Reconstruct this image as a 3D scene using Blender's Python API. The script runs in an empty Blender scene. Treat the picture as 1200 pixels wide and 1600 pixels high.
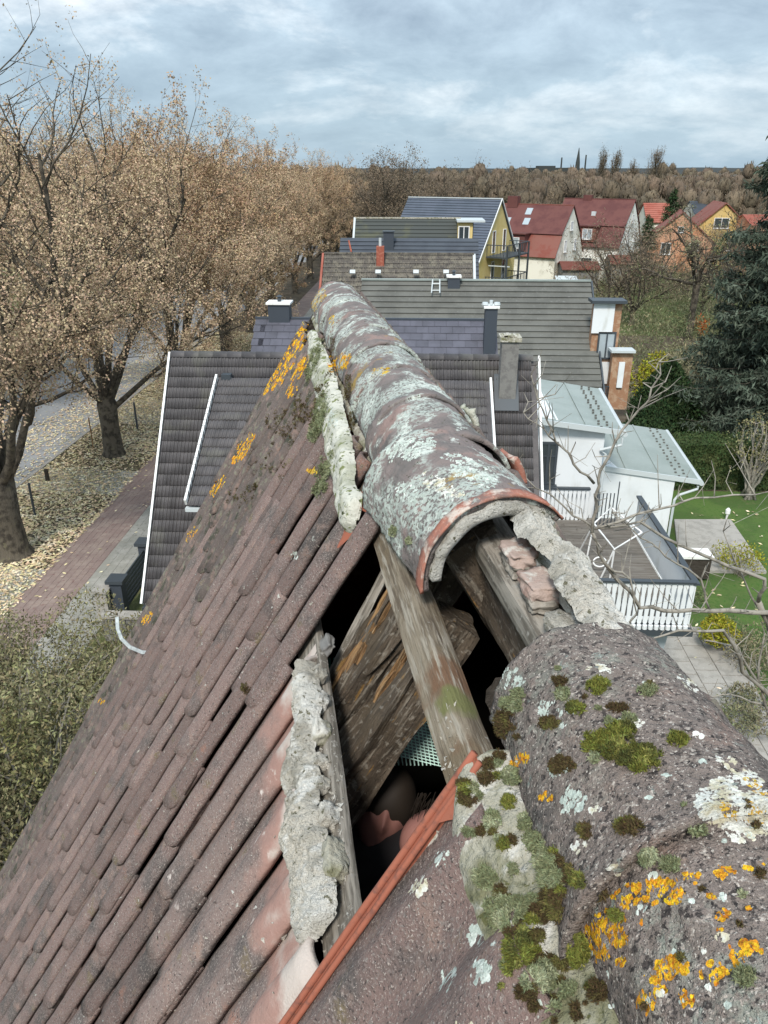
import bpy, math, random
import numpy as np
from mathutils import Vector, Matrix, noise
from mathutils.bvhtree import BVHTree
R_ = math.radians
random.seed(7); np.random.seed(7)
scene = bpy.context.scene
COL = scene.collection

# ------------------------------------------------------------------ camera
CAM = np.array([0.0, 0.0, 12.0])
PITCH = math.atan(535/1200.0); YAW = R_(2.7); FPX = 1200.0
cam_d = bpy.data.cameras.new('camera'); cam = bpy.data.objects.new('camera', cam_d); COL.objects.link(cam)
cam.location = CAM; cam.rotation_euler = (math.pi/2 - PITCH, 0, YAW)
cam_d.sensor_fit = 'HORIZONTAL'; cam_d.sensor_width = 36; cam_d.lens = 36.0*FPX/1200.0
cam_d.clip_start = 0.05; cam_d.clip_end = 6000
scene.camera = cam
# ------------------------------------------------------------------ light and exposure
SUN_EL, SUN_AZ = 48.0, 192.0      # azimuth clockwise from +Y: behind the viewer
world = bpy.data.worlds.new('World'); scene.world = world; world.use_nodes = True
nt = world.node_tree; nt.nodes.clear()
def N(t, **k):
    n = nt.nodes.new(t)
    for a, b in k.items(): setattr(n, a, b)
    return n
out = N('ShaderNodeOutputWorld'); bg = N('ShaderNodeBackground'); bg.inputs[1].default_value = 0.1
sky = N('ShaderNodeTexSky', sky_type='NISHITA', sun_disc=False, sun_elevation=R_(SUN_EL), sun_rotation=R_(SUN_AZ))
tc = N('ShaderNodeTexCoord'); sep = N('ShaderNodeSeparateXYZ'); nt.links.new(tc.outputs['Generated'], sep.inputs[0])
zc = N('ShaderNodeMath', operation='MAXIMUM'); zc.inputs[1].default_value = 0.0; nt.links.new(sep.outputs[2], zc.inputs[0])
za = N('ShaderNodeMath', operation='ADD'); za.inputs[1].default_value = 0.34; nt.links.new(zc.outputs[0], za.inputs[0])
dx = N('ShaderNodeMath', operation='DIVIDE'); dy = N('ShaderNodeMath', operation='DIVIDE')
nt.links.new(sep.outputs[0], dx.inputs[0]); nt.links.new(za.outputs[0], dx.inputs[1])
nt.links.new(sep.outputs[1], dy.inputs[0]); nt.links.new(za.outputs[0], dy.inputs[1])
cmb = N('ShaderNodeCombineXYZ'); nt.links.new(dx.outputs[0], cmb.inputs[0]); nt.links.new(dy.outputs[0], cmb.inputs[1])
def wnoise(scale, detail, dist, off):
    mp = N('ShaderNodeMapping'); mp.inputs['Location'].default_value = off; nt.links.new(cmb.outputs[0], mp.inputs[0])
    n = N('ShaderNodeTexNoise'); n.inputs['Scale'].default_value = scale; n.inputs['Detail'].default_value = detail
    n.inputs['Distortion'].default_value = dist; n.inputs['Roughness'].default_value = .62; nt.links.new(mp.outputs[0], n.inputs[0]); return n
n1 = wnoise(1.35, 9, .25, (3.1, 1.7, 0)); n2 = wnoise(3.6, 9, .35, (9.3, 4.4, 0))
r1 = N('ShaderNodeValToRGB'); r1.color_ramp.elements[0].position = .33; r1.color_ramp.elements[1].position = .68
r1.color_ramp.elements[0].color = (1.9, 2.4, 2.95, 1); r1.color_ramp.elements[1].color = (6.3, 6.5, 6.6, 1)
e = r1.color_ramp.elements.new(.52); e.color = (2.8, 3.45, 4.0, 1)
r2 = N('ShaderNodeValToRGB'); r2.color_ramp.elements[0].position = .35; r2.color_ramp.elements[1].position = .66
r2.color_ramp.elements[0].color = (.76, .79, .82, 1); r2.color_ramp.elements[1].color = (1.22, 1.21, 1.19, 1)
nt.links.new(n1.outputs[0], r1.inputs[0]); nt.links.new(n2.outputs[0], r2.inputs[0])
mul = N('ShaderNodeMix', data_type='RGBA', blend_type='MULTIPLY'); mul.inputs[0].default_value = 1
nt.links.new(r1.outputs[0], mul.inputs[6]); nt.links.new(r2.outputs[0], mul.inputs[7])
# overcast layer is thicker (bluer, more even) towards the horizon and brighter overhead
rz = N('ShaderNodeMapRange'); rz.inputs[1].default_value = 0; rz.inputs[2].default_value = .16; rz.inputs[3].default_value = .75; rz.inputs[4].default_value = 0
nt.links.new(zc.outputs[0], rz.inputs[0])
hz = N('ShaderNodeMix', data_type='RGBA'); hz.inputs[7].default_value = (2.05, 2.9, 3.6, 1)
nt.links.new(rz.outputs[0], hz.inputs[0]); nt.links.new(mul.outputs[2], hz.inputs[6])
rb = N('ShaderNodeMapRange'); rb.inputs[1].default_value = .1; rb.inputs[2].default_value = .9; rb.inputs[3].default_value = 1.0; rb.inputs[4].default_value = 1.9
nt.links.new(zc.outputs[0], rb.inputs[0])
vm = N('ShaderNodeVectorMath', operation='SCALE'); nt.links.new(hz.outputs[2], vm.inputs[0]); nt.links.new(rb.outputs[0], vm.inputs[3])
mx = N('ShaderNodeMix', data_type='RGBA'); mx.inputs[0].default_value = .93
nt.links.new(sky.outputs[0], mx.inputs[6]); nt.links.new(vm.outputs[0], mx.inputs[7])
nt.links.new(mx.outputs[2], bg.inputs[0]); nt.links.new(bg.outputs[0], out.inputs[0])
sd = bpy.data.lights.new('sun', 'SUN'); sd.energy = 2.0; sd.angle = R_(11); sd.color = (1, .95, .87)
sun = bpy.data.objects.new('sun', sd); COL.objects.link(sun)
az, el = R_(SUN_AZ), R_(SUN_EL)
sdir = Vector((math.sin(az)*math.cos(el), math.cos(az)*math.cos(el), math.sin(el)))
sun.rotation_euler = sdir.to_track_quat('Z', 'Y').to_euler()
scene.view_settings.view_transform = 'Standard'; scene.view_settings.look = 'None'
scene.view_settings.gamma = 1; scene.view_settings.exposure = 0.96; scene.view_settings.use_curve_mapping = False

# ------------------------------------------------------------------ measuring helpers (a pixel of the photo -> a point at a known height / distance)
RT = np.array([math.cos(YAW), math.sin(YAW), 0]); FH = np.array([-math.sin(YAW), math.cos(YAW), 0]); ZZ = np.array([0, 0, 1.])
FW = FH*math.cos(PITCH) - ZZ*math.sin(PITCH); UP = FH*math.sin(PITCH) + ZZ*math.cos(PITCH)
def ray(px, py): return FW + RT*(px-600)/FPX + UP*(800-py)/FPX
def atz(px, py, z):
    d = ray(px, py); return CAM + d*((z-CAM[2])/d[2])
def atD(px, py, D):
    d = ray(px, py); return CAM + d*(D/(d@FH))
def atY(px, py, Y):
    d = ray(px, py); return CAM + d*(Y/d[1])
# frame of the old roof: r along its ridge away from us, q to the right
AZ0 = math.atan(200/1200.*math.cos(PITCH)) + YAW
r = np.array([-math.sin(AZ0), math.cos(AZ0), 0]); q = np.array([math.cos(AZ0), math.sin(AZ0), 0])
RC, RD, RHO, RA, RP = .478, .806, .161, .5655, R_(58.8)
def FR(t, x, z): return CAM + r*t + q*x + ZZ*z
dnL = -q*math.cos(RP) - ZZ*math.sin(RP); nL = -q*math.sin(RP) + ZZ*math.cos(RP)
dnR = q*math.cos(RP) - ZZ*math.sin(RP); nR = q*math.sin(RP) + ZZ*math.cos(RP)
def SL(t, s, o=0.): return FR(t, RC, -RA) + dnL*s + nL*o
def SR(t, s, o=0.): return FR(t, RC, -RA) + dnR*s + nR*o

# ------------------------------------------------------------------ materials
MATS = {}
def mat(name, base, rough=.85, layers=(), bump=(), rnd=0., metal=0., spec=.3, coord='pos', island=0., trans=None):
    """layers: (kind, scale, detail, lo, hi, colour[, stretch]) laid over the base; bump: (scale, detail, strength, distance)"""
    m = bpy.data.materials.new(name); m.use_nodes = True; t = m.node_tree; t.nodes.clear(); MATS[name] = m
    def n(ty, **k):
        x = t.nodes.new(ty)
        for a, b in k.items(): setattr(x, a, b)
        return x
    L = t.links.new
    o = n('ShaderNodeOutputMaterial'); b = n('ShaderNodeBsdfPrincipled'); L(b.outputs[0], o.inputs[0])
    b.inputs['Roughness'].default_value = rough; b.inputs['Metallic'].default_value = metal; b.inputs['Specular IOR Level'].default_value = spec
    geo = n('ShaderNodeNewGeometry')
    src = geo.outputs['Position'] if coord == 'pos' else n('ShaderNodeTexCoord').outputs['Object']
    def tex(kind, scale, detail, stretch=None):
        v = src
        if stretch:
            mp = n('ShaderNodeMapping'); mp.inputs['Scale'].default_value = stretch; L(src, mp.inputs[0]); v = mp.outputs[0]
        if kind == 'objy':
            ob = n('ShaderNodeTexCoord').outputs['Object']; sx = n('ShaderNodeSeparateXYZ'); L(ob, sx.inputs[0]); x = n('ShaderNodeTexNoise'); x.inputs['Scale'].default_value = 11; x.inputs['Detail'].default_value = 5; L(src, x.inputs[0])
            a_ = n('ShaderNodeMath', operation='MULTIPLY_ADD'); L(x.outputs[0], a_.inputs[0]); a_.inputs[1].default_value = .42; L(sx.outputs[1], a_.inputs[2]); b_ = n('ShaderNodeMath', operation='SUBTRACT'); L(a_.outputs[0], b_.inputs[0]); b_.inputs[1].default_value = .21; return b_.outputs[0]
        if kind == 'vor':
            x = n('ShaderNodeTexVoronoi'); x.inputs['Scale'].default_value = scale; L(v, x.inputs[0]); return x.outputs['Distance']
        x = n('ShaderNodeTexNoise'); x.inputs['Scale'].default_value = scale; x.inputs['Detail'].default_value = detail
        x.inputs['Roughness'].default_value = .6; L(v, x.inputs[0]); return x.outputs[0]
    rgb = n('ShaderNodeRGB'); rgb.outputs[0].default_value = (*base, 1); cur = rgb.outputs[0]
    for ly in layers:
        kind, sc, det, lo, hi, colr = ly[:6]; st = ly[6] if len(ly) > 6 else None; brk = ly[7] if len(ly) > 7 else None
        f = tex(kind, sc, det, st); mr = n('ShaderNodeMapRange', interpolation_type='SMOOTHSTEP')
        mr.inputs[1].default_value = lo; mr.inputs[2].default_value = hi; L(f, mr.inputs[0]); f = mr.outputs[0]
        if brk:
            g = tex('noise', brk[0], 4); m2 = n('ShaderNodeMapRange', interpolation_type='SMOOTHSTEP'); m2.inputs[1].default_value = brk[1]; m2.inputs[2].default_value = brk[2]
            L(g, m2.inputs[0]); mm = n('ShaderNodeMath', operation='MULTIPLY'); L(f, mm.inputs[0]); L(m2.outputs[0], mm.inputs[1]); f = mm.outputs[0]
        mi = n('ShaderNodeMix', data_type='RGBA'); L(f, mi.inputs[0]); L(cur, mi.inputs[6]); mi.inputs[7].default_value = (*colr, 1); cur = mi.outputs[2]
    if rnd or island:
        s = n('ShaderNodeObjectInfo').outputs['Random'] if rnd else geo.outputs['Random Per Island']
        a = rnd or island
        mr = n('ShaderNodeMapRange'); mr.inputs[3].default_value = 1-a; mr.inputs[4].default_value = 1+a; L(s, mr.inputs[0])
        hs = n('ShaderNodeHueSaturation'); L(mr.outputs[0], hs.inputs['Value']); L(cur, hs.inputs['Color'])
        if island:
            m3 = n('ShaderNodeMath', operation='FRACT'); m4 = n('ShaderNodeMath', operation='MULTIPLY'); m4.inputs[1].default_value = 7.31; L(s, m4.inputs[0]); L(m4.outputs[0], m3.inputs[0])
            m5 = n('ShaderNodeMapRange'); m5.inputs[3].default_value = .5-.05*min(1, island*2); m5.inputs[4].default_value = .5+.05*min(1, island*2); L(m3.outputs[0], m5.inputs[0]); L(m5.outputs[0], hs.inputs['Hue'])
        cur = hs.outputs[0]
    L(cur, b.inputs['Base Color'])
    last = None
    for bp in bump:
        sc, det, stg, dist = bp[:4]; st = bp[4] if len(bp) > 4 else None; kd = bp[5] if len(bp) > 5 else 'noise'
        bn = n('ShaderNodeBump'); bn.inputs['Strength'].default_value = stg; bn.inputs['Distance'].default_value = dist
        L(tex(kd, sc, det, st), bn.inputs['Height'])
        if last: L(last, bn.inputs['Normal'])
        last = bn.outputs[0]
    if last: L(last, b.inputs['Normal'])
    if trans:
        tr = n('ShaderNodeBsdfTransparent'); ms = n('ShaderNodeMixShader'); ms.inputs[0].default_value = trans
        L(b.outputs[0], ms.inputs[1]); L(tr.outputs[0], ms.inputs[2]); L(ms.outputs[0], o.inputs[0])
    return m

CL = [('noise', 5, 6, .46, .68, (.095, .082, .077)), ('noise', 15, 6, .52, .68, (.225, .155, .130)), ('noise', 6.5, 6, .64, .74, (.27, .15, .115)), ('noise', 9, 6, .60, .70, (.16, .125, .08)),
      ('noise', 120, 3, .52, .68, (.20, .165, .15)), ('noise', 150, 3, .41, .34, (.065, .052, .049)), ('noise', 260, 2, .60, .66, (.34, .29, .26))]
mat('clay_tile', (.185, .128, .114), .95, CL + [('noise', 60, 4, .66, .70, (.40, .42, .38), None, (6, .5, .6))],
    [(30, 5, .5, .008), (130, 4, 1, .006), (320, 2, .8, .003)], rnd=.2)
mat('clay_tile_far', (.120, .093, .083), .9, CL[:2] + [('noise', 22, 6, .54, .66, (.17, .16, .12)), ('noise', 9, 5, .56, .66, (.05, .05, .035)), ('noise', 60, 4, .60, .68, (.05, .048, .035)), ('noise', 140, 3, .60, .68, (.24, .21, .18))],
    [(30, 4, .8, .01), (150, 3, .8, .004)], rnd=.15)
mat('clay_slipped', (.185, .135, .12), .9, CL + [('objy', 1, 4, -.30, -.14, (.30, .18, .15)), ('objy', 1, 4, -.16, -.06, (.44, .38, .34)), ('noise', 22, 5, .60, .68, (.52, .46, .42), None, (6, .5, .6))],
    [(45, 4, .5, .006), (210, 3, .7, .003)], rnd=.1)
mat('clay_red_exposed', (.33, .135, .095), .9, [('noise', 12, 4, .45, .65, (.17, .115, .10)), ('noise', 20, 5, .52, .64, (.50, .42, .36)), ('noise', 150, 3, .55, .7, (.4, .22, .17))],
    [(60, 4, .4, .004), (220, 3, .5, .002)])
mat('clay_lip', (.31, .105, .065), .8, [('noise', 40, 4, .5, .7, (.18, .075, .055))], [(80, 3, .3, .002)])
mat('ridge_near', (.190, .155, .135), .95, [('noise', 4, 6, .40, .6, (.092, .082, .077)), ('noise', 6, 6, .54, .68, (.25, .175, .145)), ('noise', 3.6, 6, .50, .62, (.26, .265, .225), None, (24, .42, .58)), ('noise', 60, 4, .45, .62, (.21, .17, .15)), ('noise', 90, 4, .46, .38, (.06, .05, .046)),
    ('noise', 20, 8, .60, .66, (.26, .29, .26), None, (70, .47, .56)), ('noise', 115, 3, .57, .66, (.36, .31, .27)), ('noise', 230, 2, .62, .68, (.5, .45, .40)), ('noise', 150, 3, .38, .33, (.03, .026, .025)), ('vor', 210, 0, .16, .08, (.46, .40, .35), None, (14, .50, .6))],
    [(16, 6, .6, .016), (60, 5, .9, .009), (170, 4, 1, .005), (360, 2, .8, .003)])
mat('ridge_lichen', (.19, .155, .145), .92, [('noise', 9, 5, .42, .62, (.14, .125, .118)), ('noise', 6, 5, .55, .66, (.25, .175, .155)),
    ('noise', 5.0, 7, .46, .54, (.37, .405, .365), None, (95, .42, .52)), ('noise', 10, 6, .56, .63, (.52, .55, .50), None, (70, .45, .53)), ('noise', 80, 4, .64, .67, (.05, .05, .03)), ('noise', 3.3, 4, .63, .69, (.30, .20, .06), None, (30, .4, .5))],
    [(28, 5, .7, .012), (90, 4, .9, .006), (260, 2, .6, .002)])
mat('mortar', (.52, .48, .41), .95, [('noise', 3.5, 4, .45, .6, (.60, .58, .53)), ('noise', 9, 6, .45, .65, (.34, .315, .265)), ('noise', 16, 6, .52, .65, (.66, .64, .59)), ('noise', 60, 4, .60, .66, (.15, .14, .09))],
    [(14, 7, 1, .03), (50, 6, 1, .014), (160, 5, 1, .007), (330, 2, .8, .003)])
mat('mortar_pale', (.54, .53, .46), .95, [('noise', 9, 6, .45, .62, (.36, .36, .28)), ('noise', 28, 6, .56, .62, (.17, .19, .08)), ('noise', 50, 4, .60, .66, (.06, .07, .03))],
    [(18, 6, .9, .02), (80, 5, .9, .008)])
mat('mortar_mossy', (.36, .34, .275), .95, [('noise', 6, 6, .46, .60, (.17, .165, .095)), ('noise', 14, 6, .50, .62, (.55, .53, .48)), ('noise', 35, 5, .60, .66, (.10, .10, .04))],
    [(20, 6, .9, .025), (90, 5, .9, .008)])
mat('lichen_yellow', (.60, .29, .015), .95, [('noise', 50, 4, .42, .6, (.76, .44, .02)), ('noise', 110, 3, .52, .62, (.40, .17, .01))], [(150, 4, 1, .006), (400, 3, .8, .003)], island=.28)
mat('lichen_ochre', (.50, .29, .03), .9, [('noise', 60, 3, .45, .6, (.58, .40, .05))], [(250, 3, .8, .003)], island=.15)
mat('lichen_white', (.60, .60, .55), .95, [('noise', 40, 4, .45, .62, (.46, .42, .30))], [(250, 3, .8, .003)], island=.12)
mat('lichen_grey', (.42, .47, .42), .95, [('noise', 60, 4, .5, .62, (.6, .63, .58))], [(250, 3, .8, .003)], island=.15)
mat('moss', (.145, .155, .03), .95, [('noise', 22, 4, .45, .6, (.07, .075, .02)), ('noise', 45, 3, .55, .7, (.25, .25, .07))], island=.35)
mat('moss_brown', (.07, .05, .02), .95, [('noise', 30, 4, .5, .65, (.11, .10, .03))], island=.35)
mat('moss_grey', (.17, .19, .10), .95, [('noise', 30, 4, .5, .65, (.30, .32, .20))], island=.3)
WS = (1, 10, 10)
mat('wood_batten', (.23, .19, .14), .9, [('noise', 5, 6, .42, .6, (.11, .085, .06), WS), ('noise', 9, 6, .50, .62, (.15, .115, .075)), ('noise', 4, 5, .56, .68, (.15, .085, .05)), ('noise', 7, 6, .5, .62, (.30, .265, .215), WS), ('noise', 5, 4, .62, .70, (.14, .14, .055)), ('noise', 30, 4, .68, .74, (.42, .40, .36))],
    [(12, 6, .7, .008, WS), (120, 4, .5, .003)], coord='obj')
mat('wood_grey', (.31, .28, .24), .9, [('noise', 6, 6, .42, .6, (.13, .115, .095), WS), ('noise', 60, 4, .57, .66, (.30, .28, .25))], [(10, 6, .6, .006, WS), (150, 4, .4, .002)], coord='obj')
mat('wood_rotten', (.130, .10, .073), .95, [('noise', 4, 6, .40, .6, (.075, .057, .041), WS), ('noise', 6, 6, .53, .66, (.26, .225, .18), WS), ('noise', 5, 5, .5, .66, (.10, .075, .05)), ('noise', 50, 4, .56, .66, (.24, .21, .17)), ('noise', 8, 4, .62, .7, (.26, .15, .05), (1, 6, 6))],
    [(7, 8, 1, .03, WS), (20, 6, 1, .012), (90, 5, .9, .005)], coord='obj')
mat('wood_broken', (.36, .21, .095), .9, [('noise', 10, 6, .42, .58, (.15, .085, .04), WS), ('noise', 14, 5, .55, .66, (.46, .33, .19), WS)], [(12, 8, 1, .02, WS)], coord='obj')
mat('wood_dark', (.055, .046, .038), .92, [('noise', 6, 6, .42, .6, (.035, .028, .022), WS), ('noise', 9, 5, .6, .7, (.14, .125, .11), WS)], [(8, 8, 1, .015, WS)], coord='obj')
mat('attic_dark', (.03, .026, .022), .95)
mat('skin', (.30, .14, .115), .6, [('noise', 30, 3, .4, .6, (.28, .13, .11))]); mat('hair', (.02, .014, .01), .7); mat('shirt_dark', (.025, .022, .024), .9)
mat('clay_dusty', (.38, .29, .25), .95, [('noise', 14, 5, .45, .62, (.30, .20, .165)), ('noise', 30, 4, .54, .64, (.50, .46, .41))], [(60, 5, .8, .006), (200, 3, .7, .003)])
mat('mint_net', (.55, .78, .70), .8); mat('green_plastic', (.05, .22, .16), .6)
mat('plastic_clear', (.55, .61, .63), .15, [('noise', 60, 2, .5, .6, (.7, .76, .77))], spec=.8, trans=.35)
# buildings
mat('tile_anthracite', (.072, .066, .068), .62, [('noise', 2.5, 4, .4, .65, (.052, .048, .05)), ('noise', 1.1, 5, .55, .68, (.088, .084, .076)), ('noise', 40, 3, .63, .68, (.13, .125, .12))], [(40, 3, .2, .004)], rnd=.22, spec=.45)
mat('slate_blue', (.088, .088, .112), .6, [('noise', 1.5, 4, .4, .65, (.07, .07, .088))], rnd=.12, spec=.4)
mat('tile_greygreen', (.125, .125, .112), .7, [('noise', 1.1, 5, .4, .65, (.098, .098, .088)), ('noise', 9, 3, .6, .7, (.15, .15, .14))], spec=.3)
mat('tile_old', (.105, .094, .083), .85, [('noise', 2.4, 5, .45, .6, (.17, .155, .125)), ('noise', 6, 4, .52, .65, (.055, .05, .045)), ('noise', 8, 3, .62, .7, (.26, .23, .17))])
mat('tile_bluegrey', (.062, .072, .088), .6, [('noise', 1, 4, .4, .65, (.052, .06, .075))])
mat('tile_mossy', (.058, .064, .060), .8, [('noise', .6, 4, .5, .65, (.085, .088, .06))])
mat('tile_blue', (.085, .10, .13), .55, [('noise', .8, 4, .4, .65, (.07, .085, .11))])
mat('tile_darkred', (.125, .048, .042), .8, [('noise', .8, 5, .45, .65, (.095, .034, .032))]); mat('tile_brick', (.20, .080, .062), .8, [('noise', .9, 5, .45, .65, (.19, .055, .04))])
mat('tile_bright', (.32, .11, .08), .8, [('noise', .8, 4, .45, .65, (.28, .08, .055))])
mat('metal_roof', (.275, .31, .29), .45, [('noise', .9, 5, .4, .65, (.235, .27, .25)), ('noise', 14, 3, .6, .7, (.31, .37, .34))], spec=.4)
mat('white_paint', (.70, .725, .74), .7, [('noise', .8, 5, .45, .7, (.62, .645, .66)), ('noise', 1.5, 6, .55, .72, (.55, .56, .54), (1, 1, .3))]); mat('white_flash', (.78, .78, .76), .5, [('noise', 6, 3, .55, .7, (.6, .6, .56))])
mat('render_cream', (.76, .73, .64), .9, [('noise', .7, 5, .45, .65, (.48, .45, .37))]); mat('render_white', (.82, .81, .76), .9, [('noise', .7, 5, .45, .65, (.58, .565, .5))])
mat('render_yellow', (.64, .50, .22), .9, [('noise', .7, 5, .45, .65, (.58, .43, .15))]); mat('render_ochre', (.54, .40, .17), .9, [('noise', .7, 5, .45, .65, (.5, .34, .1))])
mat('render_orange', (.50, .28, .18), .9, [('noise', .5, 5, .45, .65, (.47, .22, .12))]); mat('brick_yellow', (.31, .17, .10), .9, [('noise', 5, 4, .45, .62, (.40, .27, .18))], [(14, 3, .4, .01)])
mat('brick_red', (.30, .09, .06), .9, [('noise', 6, 4, .5, .65, (.4, .16, .11))]); mat('render_grey', (.20, .195, .185), .9, [('noise', 8, 4, .45, .62, (.15, .145, .14)), ('noise', 25, 3, .6, .7, (.27, .26, .24))], [(60, 3, .4, .004)])
mat('glass_dark', (.04, .05, .055), .12, spec=.8); mat('glass_sky', (.35, .40, .43), .15, spec=.8); mat('frame_white', (.75, .75, .74), .5); mat('metal_dark', (.045, .055, .065), .5, spec=.5)
mat('metal_light', (.50, .54, .55), .4, spec=.5); mat('anthracite_box', (.05, .06, .075), .6); mat('concrete', (.34, .32, .29), .9, [('noise', 3, 6, .45, .62, (.27, .255, .23)), ('noise', 30, 3, .58, .68, (.42, .40, .37))])
mat('deck', (.13, .115, .10), .85, [('noise', 1.2, 5, .45, .62, (.18, .165, .145), (1, 9, 1)), ('noise', 9, 4, .6, .7, (.08, .07, .06))], rnd=.2)
# ground and plants
mat('grass', (.075, .105, .03), .95, [('noise', .35, 6, .42, .62, (.10, .10, .04)), ('noise', 6, 5, .5, .68, (.12, .13, .045)), ('noise', .12, 4, .55, .7, (.12, .10, .06))], [(25, 5, .8, .05)])
mat('lawn', (.062, .105, .026), .95, [('noise', 2.2, 5, .52, .68, (.10, .12, .045)), ('noise', .5, 6, .42, .62, (.085, .14, .032)), ('noise', 9, 5, .5, .7, (.04, .11, .015))], [(60, 4, .8, .03)])
mat('soil', (.085, .065, .045), .95, [('noise', 1.2, 6, .45, .62, (.13, .105, .075)), ('noise', 5, 5, .55, .68, (.07, .08, .03))], [(18, 6, .9, .06)])
mat('asphalt', (.25, .255, .265), .9, [('noise', .5, 5, .4, .65, (.30, .305, .31)), ('noise', 12, 4, .6, .7, (.13, .13, .13))])
mat('paver_grey', (.26, .255, .225), .9, [('noise', 1.4, 6, .42, .64, (.33, .32, .29)), ('noise', 7, 5, .55, .7, (.2, .195, .17))], rnd=.1)
mat('paver_red', (.225, .168, .15), .9, [('noise', 1.4, 6, .42, .64, (.28, .22, .19)), ('noise', 7, 5, .55, .7, (.2, .125, .11))])
mat('bark', (.115, .098, .075), .95, [('noise', 4, 6, .42, .62, (.045, .038, .03)), ('noise', 3, 5, .58, .7, (.14, .125, .08))], [(9, 7, 1, .06, (1, 1, .25))])
mat('bark_light', (.20, .175, .14), .9, [('noise', 8, 5, .45, .62, (.13, .115, .09))]); mat('twig_pale', (.30, .275, .235), .9, [('noise', 12, 5, .45, .62, (.18, .165, .14))])
mat('leaf_brown', (.44, .33, .215), .85, island=.26); mat('leaf_rust', (.39, .27, .165), .85, island=.24)
mat('leaf_fallen', (.62, .50, .30), .85, [('noise', 3, 4, .5, .6, (.74, .67, .48))], island=.35)
mat('leaf_olive', (.205, .19, .10), .85, [('noise', .8, 4, .5, .62, (.16, .15, .06))], island=.4); mat('leaf_scrub', (.20, .18, .11), .9, [('noise', .25, 3, .45, .6, (.13, .15, .07)), ('noise', .6, 3, .58, .68, (.30, .25, .14))], island=.4)
mat('leaf_dark', (.022, .046, .014), .85, island=.4); mat('needle', (.062, .082, .058), .9, [('noise', .8, 4, .5, .65, (.10, .12, .09))], island=.35); mat('leaf_yellow', (.26, .25, .02), .85, island=.4)
mat('leaf_hedge', (.035, .06, .018), .9, [('noise', 1.2, 4, .5, .65, (.065, .085, .03))], island=.4)
mat('wood_far', (.18, .135, .093), .95, [('noise', .03, 4, .4, .62, (.13, .108, .075)), ('noise', .12, 4, .55, .7, (.225, .165, .11))], island=.10)
mat('wood_crown', (.165, .125, .088), 1, [('noise', .03, 4, .4, .62, (.12, .10, .07)), ('noise', .16, 5, .5, .7, (.215, .16, .11)), ('noise', 1.6, 5, .5, .66, (.085, .068, .05), (1, 1, .22))], [(1.4, 6, 1, .8, (1, 1, .3))], island=.12)
mat('hill', (.045, .05, .05), 1); mat('orange_leaf', (.5, .14, .03), .9, island=.3)

# ------------------------------------------------------------------ building helpers
ROOT = {}
def tag(o, label=None, cat=None, group=None, kind=None):
    if label: o['label'] = label
    if cat: o['category'] = cat
    if group: o['group'] = group
    if kind: o['kind'] = kind
    return o
def empty(name, loc=(0, 0, 0), rz=0., label=None, cat=None, group=None):
    o = bpy.data.objects.new(name, None); o.empty_display_size = .2; COL.objects.link(o); o.location = loc; o.rotation_euler = (0, 0, rz)
    ROOT[o.name] = Matrix.Translation(Vector(loc)) @ Matrix.Rotation(rz, 4, 'Z'); return tag(o, label, cat, group)
def wmat(o):
    return ROOT.get(o.name, Matrix.Identity(4)) if o is not None else Matrix.Identity(4)
def link(name, me, parent=None, M=None, kind=None, label=None):
    """M: world matrix of the object (identity = mesh is in world coordinates)"""
    o = bpy.data.objects.new(name, me); COL.objects.link(o)
    if M is None: M = Matrix.Identity(4)
    ROOT[o.name] = M.copy()
    if parent is not None: o.parent = parent; o.matrix_local = wmat(parent).inverted() @ M
    else: o.matrix_local = M
    return tag(o, label=label, kind=kind)
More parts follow.
